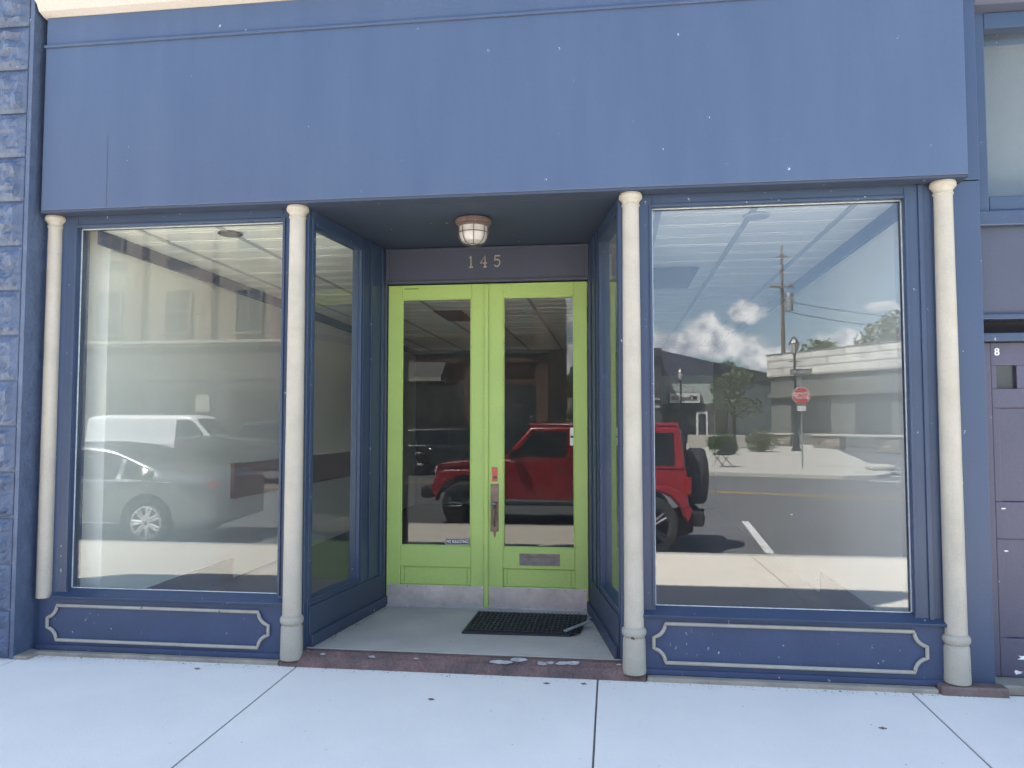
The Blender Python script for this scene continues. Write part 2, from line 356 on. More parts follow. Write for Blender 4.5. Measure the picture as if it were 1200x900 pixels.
# soffit strip behind fascia lip & vestibule soffit
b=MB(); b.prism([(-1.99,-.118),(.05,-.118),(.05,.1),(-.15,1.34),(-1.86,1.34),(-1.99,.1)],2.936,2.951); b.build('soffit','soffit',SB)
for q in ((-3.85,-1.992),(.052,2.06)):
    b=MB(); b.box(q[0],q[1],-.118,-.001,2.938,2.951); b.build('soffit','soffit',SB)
# end posts
b=MB(); b.box(-3.985,-3.74,.0,.24,-.05,2.95); b.build('post','blue',SB,bevel=.004)
b=MB(); b.box(1.90,2.17,.0,.24,-.03,2.95); b.build('post','blue',SB,bevel=.004)
b=MB(); b.box(-3.985,-3.856,-.02,.10,2.953,4.8); b.build('post','blue',SB,bevel=.004)
b=MB(); b.box(2.063,2.17,-.01,.24,2.953,4.75); b.build('post','blue',SB,bevel=.004)

def display(x0,x1,fx0,fx1,steps,pane='pane'):
    # x0..x1 glass opening; fx0..fx1 outer frame
    w=MB(); z0,z1=.392,2.858
    w.box(fx0,x0,.0,.10,.34,2.936); w.box(x1,fx1,.0,.10,.34,2.936)
    w.box(x0,x1,.0,.10,z1,2.936)
    F=w.build('window_frame','blue_trim',SB,bevel=.004)
    t=MB()
    for (a,bb,yy) in steps: t.box(a,bb,yy,.0-.001,.345,2.934)
    t.box(x0-.018,x0-.001,-.012,.0-.001,z0,z1+.018); t.box(x1+.001,x1+.018,-.012,-.001,z0,z1+.018); t.box(x0-.001,x1+.001,-.012,-.001,z1,z1+.018)
    t.build('stop_bead','blue_trim',F,bevel=.003)
    s=MB(); s.prism([(-.05,.335),(-.055,.352),(.0,.372),(.04,.388),(.10,.388),(.10,.335)],fx0,fx1,'x'); s.build('sill','blue_trim',F,bevel=.003)
    g=MB(); g.box(x0-.004,x1+.004,.045,.051,z0-.004,z1+.004); g.build('glass',pane,F)
    e=MB(); e.box(x0,x0+.006,.038,.044,z0,z1); e.box(x1-.006,x1,.038,.044,z0,z1); e.box(x0,x1,.038,.044,z1-.006,z1); e.box(x0,x1,.038,.044,z0,z0+.005); e.build('glazing_seal','edge',F)
display(-3.658,-2.169,-3.742,-2.085,[])
display(.252,1.742,.130,1.90,[(1.82,1.85,-.012)],'pane_deep')

def bulkhead(x0,x1,mx0,mx1,mz0,mz1):
    w=MB(); w.box(x0,x1,-.02,.10,-.005,.334)
    B_=w.build('bulkhead','blue_base',SB,bevel=.004)
    w=MB(); w.box(x0,x1,-.034,-.021,-.006,.028); w.build('skirting','blue_base',B_,bevel=.004)
    # bead moulding with scooped corners
    r=.07; pts=[]
    def arc(cx,cz,a0,a1):
        for k in range(9):
            a=R(a0+(a1-a0)*k/8); pts.append((cx+r*math.cos(a),-.028,cz+r*math.sin(a)))
    zc=(mz0+mz1)/2; rr=(mz1-mz0)*.36; r=rr
    arc(mx0,mz1,-90+12,0-0); arc(mx1,mz1,180,270-12); arc(mx1,mz0,90+12,180) ; arc(mx0,mz0,0,90-12)
    # reorder: build explicit closed path
    P=[]
    def A(cx,cz,a0,a1):
        for k in range(9):
            a=R(a0+(a1-a0)*k/8); P.append((cx+r*math.cos(a),-.03,cz+r*math.sin(a)))
    A(mx0,mz1,-80,0); A(mx1,mz1,180,260); A(mx1,mz0,100,180); A(mx0,mz0,0,80)
    w=MB(); w.tube(P,.0115,8,closed=True); w.build('moulding','mould',B_,smooth=True)
bulkhead(-3.85,-2.085,-3.79,-2.20,.06,.288)
bulkhead(.130,1.90,.222,1.808,.068,.30)
# mullion posts behind the middle columns
b=MB(); b.box(-2.084,-1.99,.005,.13,.0,2.936); b.build('post','blue_trim',SB,bevel=.004)
b=MB(); b.box(.042,.129,.005,.13,.0,2.936); b.build('post','blue_trim',SB,bevel=.004)

def column(x,y,z0,rs=.055,base=True):
    prof=[]
    if base:
        prof=[(.062,z0),(.070,z0+.004),(.0715,z0+.02),(.070,z0+.06),(.068,z0+.20),(.064,z0+.212),(.060,z0+.218),(.067,z0+.224),(.074,z0+.238),(.075,z0+.252),(.071,z0+.266),(.061,z0+.276)]
        prof2=[(.060,z0+.277),(.059,z0+.5),(rs,2.0),(rs-.004,2.82)]
    else:
        prof2=[(rs,z0),(rs-.002,2.0),(rs-.004,2.82)]
    q=rs-.004
    prof2+=[(q,2.858),(q+.005,2.861),(q+.005,2.869),(q,2.872),(q+.003,2.886),(q+.013,2.900),(q+.019,2.905),(q+.021,2.908),(q+.021,2.926),(q+.017,2.930),(q+.017,2.936)]
    w=MB(); w.lathe(prof2,(x,y,0),n=36); c=w.build('column','cream',SB,smooth=True)
    if base:
        w=MB(); w.lathe(prof,(x,y,0),n=36); w.build('column_base','cream_low',c,smooth=True)
column(-3.82,-.01,.335,.050,False); column(-2.055,-.03,.0); column(.12,-.03,.0); column(1.953,-.03,.02)

# vestibule side walls
def side(A_,B_,sgn):
    A_=Vector(A_); B_=Vector(B_); d=(B_-A_); Ln=d.length; d.normalize()
    ang=math.atan2(d.y,d.x); xf=Matrix.Translation(A_)@Matrix.Rotation(ang,4,'Z')
    # local x along wall to the back, local +y = left of direction
    inn=-sgn  # towards the vestibule
    def bx(m,x0,x1,y0,y1,z0,z1):
        ya,yb=sorted((y0*inn,y1*inn)); m.box(x0,x1,ya,yb,z0,z1)
    g0,g1=.035,.745
    w=MB(xf); bx(w,g1,Ln,-.08,0,.0,2.936); bx(w,g0,g1,-.08,0,2.835,2.936); bx(w,.0,g0,-.08,0,.0,2.936)
    F=w.build('side_window_frame','blue_trim',SB,bevel=.004)
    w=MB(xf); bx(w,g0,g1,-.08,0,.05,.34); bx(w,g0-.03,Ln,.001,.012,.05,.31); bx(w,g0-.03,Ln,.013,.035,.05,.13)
    w.build('side_bulkhead','soffit',F,bevel=.005)
    w=MB(xf)
    for (a,c,t) in ((g1+.02,g1+.035,.007),(g1+.16,g1+.24,.010),(Ln-.10,Ln-.06,.012)): bx(w,a,c,.001,t,.315,2.93)
    bx(w,g0,g1+.03,.001,.012,2.83,2.86)
    w.build('stepped_trim','blue_trim',F,bevel=.003)
    w=MB(xf); bx(w,g0-.004,g1+.004,-.045,-.040,.345,2.839); w.build('glass','side_pane',F)
    w=MB(xf); bx(w,g0,g1,-.079,-.0,.341,.352); bx(w,g1-.005,g1,-.036,-.028,.35,2.83); w.build('inner_sill','blue_trim',F)
side((-1.985,.06,0),(-1.835,1.25,0),1)
side((.035,.06,0),(-.175,1.25,0),-1)
# vestibule floor and threshold
b=MB(); b.prism([(-2.05,.06),(.12,.06),(-.05,1.34),(-1.95,1.34)],-.1,.05); b.build('vestibule_floor','conc',SB)
b=MB(); b.prism([(.059,.046),(.0,.046),(-.045,.02),(-.085,-.028),(-.085,-.1),(.059,-.1)],-2.12,.19,'x'); b.build('threshold','thresh',SB,bevel=.008)
b=MB()
rr=random.Random(3)
for k in range(26):
    x=-1.9+rr.random()*2.0; y=-.01-rr.random()*.03; s_=.008+rr.random()*.022
    if k<9: x=-.75+rr.random()*.5; s_*=1.7
    z=.0475+(y+.0)*.55 if y>-.03 else .03
    if k>13: continue
    ph=[rr.random() for _ in range(9)]
    b=MB(); b._add([(x+s_*math.cos(a)*(.5+.9*p_),y+.35*s_*math.sin(a)*(.5+.9*p_),z+.004+.35*s_*math.sin(a)*.5) for a,p_ in zip([i*math.pi/4.5 for i in range(9)],ph)],[tuple(range(9))]); b.build('peeled_paint','flake',SB)
b=MB(); b.box(-3.83,-2.125,-.075,.0,-.1,-.008); b.build('stone_ledge','ledge',SB,bevel=.008)
b=MB(); b.box(.195,1.835,-.082,.0,-.1,-.008); b.build('stone_ledge','ledge',SB,bevel=.008)
b=MB(); b.box(1.84,2.2,-.10,.0,-.1,.018); b.build('brick_footing','rust',SB,bevel=.012)
# interior behind the glass
VL=lambda y: -2.07+.15*max(0,y-.06)/1.19      # room edge beside the vestibule, left and right
VR=lambda y: .12-.21*max(0,y-.06)/1.19
b=MB(); b.prism([(-3.6,.10),(VL(.1),.10),(VL(1.36),1.36),(VR(1.36),1.36),(VR(.1),.10),(1.772,.10),(1.772,12.9),(-3.6,12.9)],2.87,2.89); CE=b.build('ceiling','ceil',SB)
b=MB()
x=-3.3
while x<1.75:
    y0=1.37 if -2.1<x<.14 else .12
    b.box(x-.02,x+.02,y0,12.8,2.8635,2.869); x+=.6
b.build('ceiling_runner','ceilbar',CE)
b=MB(); y=.2; k=0
while y<12.5:
    for xa,xb in (((-3.59,VL(y)-.03),(VR(y)+.03,1.765)) if y<1.38 else ((-3.59,1.765),)):
        b.box(xa,xb,y,y+.012,2.8655 if k%2 else 2.867,2.8695); b.box(xa,xb,y+.06,y+.07,2.8675,2.8696)
    y+=.3; k+=1
b.build('ceiling_rib','ceil',CE)
b=MB(); b.box(-1.95,0,1.352,1.40,2.66,2.935); b.build('header_board','wallin',SB)
b=MB(); b.box(-3.6,1.772,.1,12.9,-.02,.040); b.build('shop_floor','floorin',SB)
for xx,s in ((-3.6,1),(1.772,-1)):
    b=MB(); a,c=sorted((xx+s*.001,xx+s*.03)); b.box(a,c,.12,12.9,2.77,2.868); b.build('crown_moulding','crown',SB)
    b=MB(); a,c=sorted((xx+s*.001,xx+s*.02)); b.box(a,c,.12,2.15,.046,.235); b.build('baseboard','crown',SB)
b=MB(); b.box(-3.598,-3.56,2.1,6.3,.80,1.13); b.build('wall_board','brownboard',SB)
b=MB(); b.box(-3.6,1.77,9.0,9.1,.05,2.86); b.build('partition','midfront',SB)
for (cx,cy,m_) in ((-2.70,.30,'dark'),(.94,.30,'offwhite')):
    b=MB(); b.lathe([(.0,2.852),(.078,2.852),(.085,2.858),(.085,2.863),(.0,2.863)],(cx,cy,0),n=28); o=b.build('recessed_light','ceilbar' if m_=='offwhite' else m_,SB)
for q in ((-2.12,-1.78,4.1,5.0),(.25,.75,1.9,2.9)):
    b=MB(); b.box(q[0],q[1],q[2],q[3],2.850,2.8575); b.build('ceiling_hatch','brownboard',CE)
# door surround, transom panel, number
DY=1.25
b=MB(); b.box(-1.95,-1.822,DY-.02,DY+.10,.05,2.936); b.box(-.188,-.03,DY-.02,DY+.10,.05,2.936); b.box(-1.822,-.188,DY-.02,DY+.10,2.645,2.936)
TR=b.build('door_surround','slate',SB,bevel=.004)
b=MB(); b.box(-1.83,-.18,DY-.035,DY-.021,2.648,2.668); b.box(-1.83,-1.80,DY-.035,DY-.021,2.67,2.93); b.box(-.205,-.18,DY-.035,DY-.021,2.67,2.93); b.box(-1.80,-.205,DY-.032,DY-.021,2.912,2.93)
b.build('transom_moulding','slate',TR,bevel=.003)
def digit(strokes,cx,cz,h):
    w=MB()
    for st in strokes: w.tube([(cx+u*h,DY-.024,cz+v*h) for u,v in st],.0062,6)
    return w
D1=[[(-.16,.30),(.0,.46),(.0,-.46)],[(-.16,-.46),(.16,-.46)]]
D4=[[(.12,-.46),(.12,.46),(-.26,-.14),(.28,-.14)],[(0,-.46),(.24,-.46)]]
D5=[[(.24,.44),(-.16,.44),(-.19,.06),(-.05,.13),(.08,.12),(.2,.02),(.23,-.16),(.17,-.34),(.03,-.45),(-.12,-.43),(-.22,-.32)]]
for D_,cx in ((D1,-1.125),(D4,-1.022),(D5,-.912)): digit(D_,cx,2.812,.098).build('house_number','cream',TR)
# doors
def leaf(x0,x1,gx0,gx1):
    gz0,gz1=.53,2.522; y0,y1=DY,DY+.045
    w=MB()
    w.box(x0,gx0,y0,y1,.045,2.635); w.box(gx1,x1,y0,y1,.045,2.635); w.box(gx0,gx1,y0,y1,gz1,2.635)
    w.box(gx0,gx1,y0,y1,.365,gz0); w.box(gx0,gx1,y0+.014,y1,.225,.365); w.box(gx0,gx1,y0,y1,.045,.225)
    D_=w.build('door','green',SB,bevel=.005)
    w=MB(); w.box(gx0+.001,gx1-.001,y0+.02,y0+.026,gz0+.001,gz1-.001); w.build('glass','door_pane',D_)
    w=MB(); w.box(gx0,gx0+.010,y0+.004,y0+.018,gz0,gz1); w.box(gx1-.010,gx1,y0+.004,y0+.018,gz0,gz1); w.box(gx0+.01,gx1-.01,y0+.004,y0+.018,gz1-.010,gz1); w.box(gx0+.01,gx1-.01,y0+.004,y0+.018,gz0,gz0+.010)
    w.build('glazing_bead','green',D_,bevel=.003)
    for xq in (gx0+.03,gx1-.034):
        w=MB(); w.box(xq,xq+.004,y0+.011,y0+.0135,.24,.362); w.build('panel_groove','green_dk',D_)
    w=MB(); w.box(x0+.012,x1-.012,y0-.005,y0-.001,.05,.222); K=w.build('kick_plate','alu',D_,bevel=.001)
    for xx in [x0+.03+(x1-x0-.06)*k/5 for k in range(6)]:
        for zz in (.064,.209):
            w=MB(); w.lathe([(0,-.0085),(.004,-.0075),(.006,-.0052),(0,-.0052)],(xx,y0,zz),axis='y',n=8); w.build('screw','chrome',K,smooth=True)
    return D_
DL=leaf(-1.815,-1.008,-1.700,-1.124)
DR=leaf(-.992,-.195,-.866,-.298)
b=MB(); b.box(-1.018,-.982,DY-.018,DY-.001,.045,2.63); b.build('astragal','green',DL,bevel=.006)
b=MB(); b.box(-.965,-.90,DY-.006,DY-.001,.655,1.03); b.prism([(-.945,.655),(-.92,.655),(-.925,.62),(-.9325,.605),(-.94,.62)],DY-.006,DY-.001,'y')
HP=b.build('door_handle','bronze',DR,bevel=.002)
b=MB(); b.tube([(-.932,DY-.006,.70),(-.932,DY-.035,.71),(-.932,DY-.05,.76),(-.932,DY-.045,.82),(-.932,DY-.03,.85),(-.932,DY-.006,.86)],[.008,.008,.009,.011,.009,.008],10); b.build('pull','bronze',HP,smooth=True)
b=MB(); b.prism([(-.95,.865),(-.914,.865),(-.91,.88),(-.932,.886),(-.954,.88)],DY-.05,DY-.0065,'y'); b.build('thumb_latch','dull',HP,bevel=.003)
b=MB(); b.box(-.955,-.91,DY-.008,DY-.001,1.05,1.16); K=b.build('door_lock','redrust',DR,bevel=.002)
b=MB(); b.lathe([(0,-.016),(.011,-.016),(.013,-.012),(.013,-.0085),(0,-.0085)],(-.930,DY,1.083),axis='y',n=16); b.build('lock_cylinder','rust',K,smooth=True)
b=MB(); b.box(-.735,-.417,DY-.006,DY-.001,.395,.487); K=b.build('mail_slot','dull',DR,bevel=.003)
b=MB(); b.box(-.70,-.452,DY-.012,DY-.007,.415,.467); b.build('flap','dull',K,bevel=.003)
b=MB(); b.box(-.70,-.452,DY-.0135,DY-.0125,.455,.467); b.build('flap_hinge','bronze',K)
b=MB(); b.box(-1.70+.02,-1.56,DY-.003,DY-.0005,2.60,2.612); b.build('nail_scar','green_dk',DL)
b=MB(); b.box(-.90,-.80,DY-.006,DY-.001,2.575,2.625); b.build('patch_plate','green',DR,bevel=.004)
b=MB(); b.box(-1.335,-1.140,DY+.0145,DY+.018,.543,.590); K=b.build('door_sticker','cream',DL)
b=MB(); b.box(-1.329,-1.146,DY+.0125,DY+.014,.549,.584); K2=b.build('sticker_face','black',K)
text('NO SOLICITING','sticker_lettering','white',K,.030,(-1.2375,DY+.0115,.5665),sx=.80,bold=.0006,ext=.0006)
b=MB(); b.box(-.335,-.300,DY+.0145,DY+.018,1.335,1.475); K=b.build('door_notice','notice',DR)
b=MB(); b.box(-.33,-.305,DY+.012,DY+.0135,1.395,1.412); b.build('printed_band','black',K)
b=MB(); b.box(-1.815,-.195,DY-.03,DY+.06,.051,.062); b.build('door_sill','alu',SB)

# ceiling light in the vestibule
LX,LY=-.955,.40
CL=empty('ceiling_light',(LX,LY,2.936),'round caged ceiling light with rusty rim under the blue soffit above the doors','ceiling light')
b=MB(); b.lathe([(0,2.935),(.105,2.935),(.125,2.925),(.128,2.905),(.112,2.895),(.116,2.885),(.100,2.876),(0,2.876)],(LX,LY,0),n=36); b.build('lamp_base','rust',CL,smooth=True)
b=MB(); b.lathe([(.098,2.875),(.100,2.84),(.094,2.80),(.078,2.772),(.04,2.758),(.0,2.755)],(LX,LY,0),n=36); b.build('lamp_shade','lens',CL,smooth=True)
b=MB()
for k in range(8):
    a=k*math.pi/4+.2
    b.tube([(LX+r_*math.cos(a),LY+r_*math.sin(a),z) for r_,z in ((.108,2.88),(.108,2.84),(.101,2.795),(.08,2.762),(.045,2.748))],.0028,6)
for r_,z in ((.108,2.83),(.045,2.748)): b.tube([(LX+r_*math.cos(a),LY+r_*math.sin(a),z) for a in [i*math.pi/12 for i in range(24)]],.0028,6,closed=True)
b.build('wire_guard','cage',CL,smooth=True)

# door mat and stick
DM=empty('door_mat',(-.64,.8,.051),'worn black rubber door mat lying before the green doors','door mat')
b=MB(); b.prism([(-1.05,.50),(-.30,.52),(-.23,.62),(-.20,1.10),(-1.04,1.11)],.0515,.064); b.build('mat_base','rubber',DM,bevel=.004)
b=MB()
for k in range(24):
    x=-1.03+k*.033
    b.box(x,x+.012,.53,1.08,.0645,.072)
for k in range(9):
    y=.545+k*.062; b.box(-1.03,-.24,y,y+.012,.0645,.0705)
b.build('mat_ribs','rubber',DM)
ST=MB(Matrix.Translation((-.27,.66,.078))@Matrix.Rotation(R(52),4,'Z')@Matrix.Rotation(R(-4),4,'Y')); ST.box(-.11,.17,-.016,.016,0,.010); o=ST.build('wood_strip','wood_stick',bevel=.003); tag(o,'short grey weathered strip lying across the corner of the door mat','strip')
b=MB(Matrix.Translation((-.16,1.02,.06))@Matrix.Rotation(R(70),4,'Z')); b.box(-.08,.06,-.012,.012,0,.012); o=b.build('wood_strip','wood_stick',bevel=.003); tag(o,'small grey splinter beside the door mat against the right jamb','strip')
# leaf litter on threshold / walk
rr=random.Random(11)
spots=[(-1.02,-.52,0),(-.40,-.19,1),(-.18,-.17,1),(1.35,-.62,2),(-2.6,-.2,2)]
for x,y,k in spots:
    a=rr.random()*3; s_=.014
    z=walkz(y)+.002
    w=MB(); w.prism([(x+s_*(1.4 if i%2==0 else .5)*math.cos(a+i*math.pi/4),y+s_*(1.2 if i%2==0 else .5)*math.sin(a+i*math.pi/4)) for i in range(8)],z,z+.004)
    lab=['dark dry leaf lying alone mid pavement before the doors','small tan leaf on the pavement nearest the threshold, left of a pair','tan leaf nearest the pavement joint under the middle column','','']
    if k==0: tag(w.build('fallen_leaf','bark'),lab[0],'leaf')
    elif k==1: tag(w.build('fallen_leaf','poleW'), lab[1] if x<-.3 else lab[2],'leaf')
    else: tag(w.build('fallen_leaf','poleW'), 'tiny brown leaf on the pavement under the right window' if x>0 else 'tiny brown leaf on the pavement under the left window','leaf')

b=MB(); rr=random.Random(31)
for k in range(900):
    q=rr.random()
    if q<.55: x=rr.uniform(-3.9,2.3); y=-.085-abs(rr.gauss(0,.035)); z=walkz(y)
    elif q<.8: t=rr.random(); x=lerp(-1.96,-1.82,t)+abs(rr.gauss(0,.04)); y=lerp(.1,1.22,t); z=.0505
    elif q<.9: t=rr.random(); x=lerp(.01,-.19,t)-abs(rr.gauss(0,.07)); y=lerp(.1,1.22,t); z=.0505
    elif q<.97: x=rr.uniform(-1.8,-.2); y=1.215-abs(rr.gauss(0,.06)); z=.0505
    else: x=rr.uniform(-3.5,2.0); y=rr.uniform(-1.3,-.2); z=walkz(y)
    s_=rr.uniform(.0015,.0045)*(2.0 if rr.random()<.06 else 1); a=rr.random()*6
    b._add([(x+s_*math.cos(a+i*2.1),y+s_*math.sin(a+i*2.1),z+.0005) for i in range(3)]+[(x,y,z+s_*.7)],[(0,1,3),(1,2,3),(2,0,3),(2,1,0)])
o=b.build('grit','bark'); tag(o,'scattered dark grit and crumbs along the foot of the shop front','grit',kind='stuff')

# ------------------------------------------------------------------ left neighbour: rusticated blocks
NB=empty('stone_building',(-6,0,0),'blue painted rock-faced block building at the left edge','building')
b=MB()
rr=random.Random(5)
def block(x0,x1,z0,z1,yf):
    nx=max(2,int((x1-x0)/.022)); nz=13; vs=[];fs=[]
    for j in range(nz+1):
        for i in range(nx+1):
            u=i/nx; v=j/nz
            e=min(u*(x1-x0),(1-u)*(x1-x0),v*(z1-z0),(1-v)*(z1-z0))
            d=0 if e<.012 else min(1,(e-.012)/.03)*.040*(.35+.9*mnoise.noise(Vector((u*(x1-x0)*14+x0*3,v*4.5+z0*9,row*1.7)))+.35*rr.random()+.35)
            vs.append((x0+u*(x1-x0),yf-d,z0+v*(z1-z0)))
    for j in range(nz):
        for i in range(nx): fs.append((j*(nx+1)+i,j*(nx+1)+i+1,(j+1)*(nx+1)+i+1,(j+1)*(nx+1)+i))
    b._add(vs,fs)
z=-.06; row=0; H=.3035
z=2.4-H*8
while z<6.4:
    xe=-3.935; w0=.40 if row%2 else .62
    x1=xe; x0=xe-w0
    while x0>-8:
        block(x0+.006,x1-.006,z+.006,z+H-.006,-.165); x1=x0; x0-=.62
    z+=H; row+=1
b.box(-8,-3.925,-.155,.1,-.15,6.4); b.box(-3.93,-3.90,-.172,.02,-.06,6.4)
b.build('block_wall','stone_glare_paint',NB,smooth=False)
b=MB(); b.box(-8.,-3.99,.1,13,-.1,6.4); b.build('rear_mass','blue',NB)
b=MB(); b.box(-3.925,-3.80,-.17,-.0,-.12,-.012); b.build('plinth','ledge',NB,bevel=.01)

# ------------------------------------------------------------------ right neighbour
RB=empty('neighbour_building',(4,.1,0),'blue framed building with a purple door at the right edge','building')
b=MB(); b.box(2.172,2.25,.06,.30,2.70,4.05); b.box(2.25,6.0,.06,.30,2.78,2.868); b.box(2.25,6,.06,.3,3.90,4.0); b.box(3.4,3.5,.06,.3,2.868,3.9)
WF=b.build('window_frame','blue_trim',RB,bevel=.006)
b=MB(); b.box(2.25,3.4,.14,.146,2.868,3.9); b.box(3.5,6.0,.14,.146,2.868,3.9); b.build('glass','side_pane',WF)
b=MB(); b.box(2.245,3.4,.125,.135,2.868,2.880); b.box(2.25,2.262,.125,.135,2.88,3.9); b.build('sealant','edge',WF)
b=MB(); b.box(2.25,6,.7,.75,2.6,4.1); b.build('back_board','slate',WF)  # added board behind the glass, its dark colour standing in for the dim interior
b=MB(); b.prism([(.06,4.0),(.0,4.02),(-.02,4.06),(-.06,4.09),(-.09,4.16),(-.09,4.22),(.3,4.22),(.3,4.0)],2.172,6,'x'); b.build('cornice','slate',RB)
b=MB(); b.box(2.172,6,.09,.3,2.16,2.70); b.build('sign_board','slate',RB)
b=MB(); b.box(2.172,6,.04,.089,2.685,2.78); b.build('ledge_moulding','blue_trim',RB,bevel=.01)
b=MB(); b.box(2.172,6,.055,.3,2.125,2.157); b.build('rail','blue_trim',RB,bevel=.006)
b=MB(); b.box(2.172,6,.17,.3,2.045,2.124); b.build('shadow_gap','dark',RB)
b=MB(); b.box(2.172,6,.055,.3,1.995,2.044); b.build('door_lintel','blue_trim',RB,bevel=.006)
b=MB(); b.box(2.172,6,-.02,.3,-.1,.012); b.build('door_step','ledge',RB,bevel=.008)
b=MB()
b.box(2.18,2.26,.13,.18,.015,1.993); 
dx=[2.275,2.415,2.47,2.61,2.665,2.805]
b.box(2.26,3.08,.13,.18,1.855,1.993); b.box(2.26,3.08,.13,.18,1.60,1.715); b.box(2.26,3.08,.13,.18,.82,1.04); b.box(2.26,3.08,.13,.18,.015,.24)
for xa,xb in ((2.26,2.29),(2.402,2.45),(2.565,2.615),(2.725,2.78),(2.89,2.94),(3.05,3.08)): b.box(xa,xb,.13,.18,1.715,1.855)
b.box(2.26,2.30,.13,.18,1.04,1.60); b.box(2.60,2.70,.13,.18,1.04,1.60); b.box(3.0,3.08,.13,.18,1.04,1.60)
b.box(2.26,2.30,.13,.18,.24,.82); b.box(2.60,2.70,.13,.18,.24,.82); b.box(3.0,3.08,.13,.18,.24,.82)
b.box(2.26,3.08,.146,.18,1.04,1.60); b.box(2.26,3.08,.146,.18,.24,.82)
PD=b.build('door','purple',RB,bevel=.004)
b=MB(); b.box(2.285,3.06,.158,.164,1.71,1.86); b.build('door_light','winglass',PD)
text('8','house_number','white',PD,.062,(2.295,.128,1.935),bold=.001)
rr=random.Random(9)
for (cx,cz,s_) in ((2.40,.13,.05),(2.47,.10,.04),(2.35,.045,.03),(2.52,.05,.05),(2.31,.75,.012),(2.305,1.0,.015)):
    b=MB(); b._add([(cx+s_*math.cos(a)*(.5+rr.random()),.128,cz+.35*s_*math.sin(a)*(.5+rr.random())) for a in [i*math.pi/5 for i in range(10)]],[tuple(range(10))])
    b.build('peeled_paint','white',PD)
b=MB(); b.box(3.1,6,.06,.3,.0,1.993); b.build('side_wall','blue',RB)
b=MB(); b.box(2.172,6,.3,13,.0,4.2); b.build('rear_mass','greywall',RB)

# ------------------------------------------------------------------ cars
def interp(pts,x):
    if x<=pts[0][0]: return pts[0][1]
    for (xa,za),(xb,zb) in zip(pts,pts[1:]):
        if x<=xb: return lerp(za,zb,(x-xa)/(xb-xa))
    return pts[-1][1]
def smooth_i(pts,x,w=.07):
    return sum(interp(pts,x+d*w)*k for d,k in ((-2,1),(-1,2),(0,3),(1,2),(2,1)))/9
def wheel(parent,x,y,r,w,rimm,spokes=5,name='wheel'):
    s=1 if y>0 else -1
    b=MB(); b.lathe([(r*.62,-w/2),(r*.90,-w/2),(r*.98,-w/2+.03),(r,-w/2+.06),(r,w/2-.06),(r*.98,w/2-.03),(r*.90,w/2),(r*.62,w/2),(r*.6,0),(r*.62,-w/2)],(0,0,0),axis='y',n=40)
    T=b.build(name,'tyre',parent,smooth=True,shift=False); T.location=(x,y,r)
    b=MB(); f=s*w/2
    b.lathe([(0,f*.35),(r*.64,f*.35),(r*.66,f*.5),(r*.70,f*1.0),(r*.64,f*1.01),(r*.62,f*.6),(r*.1,f*.5),(0,f*.5)],(0,0,0),axis='y',n=40)
    for k in range(spokes):
        a=2*math.pi*k/spokes
        for da in (-.13,.13):
            p=[]
            for rr_,aa,yy in ((r*.10,a+da*2.4,.90),(r*.64,a+da,.97)):
                p.append((rr_*math.cos(aa),f*yy,rr_*math.sin(aa)))
            b.tube(p,[r*.085,r*.06],6)
    b.lathe([(0,f*.96),(r*.13,f*.95),(r*.15,f*.5),(0,f*.5)],(0,0,0),axis='y',n=20)
    o=b.build('rim',rimm,T,smooth=True,shift=False)
    return T

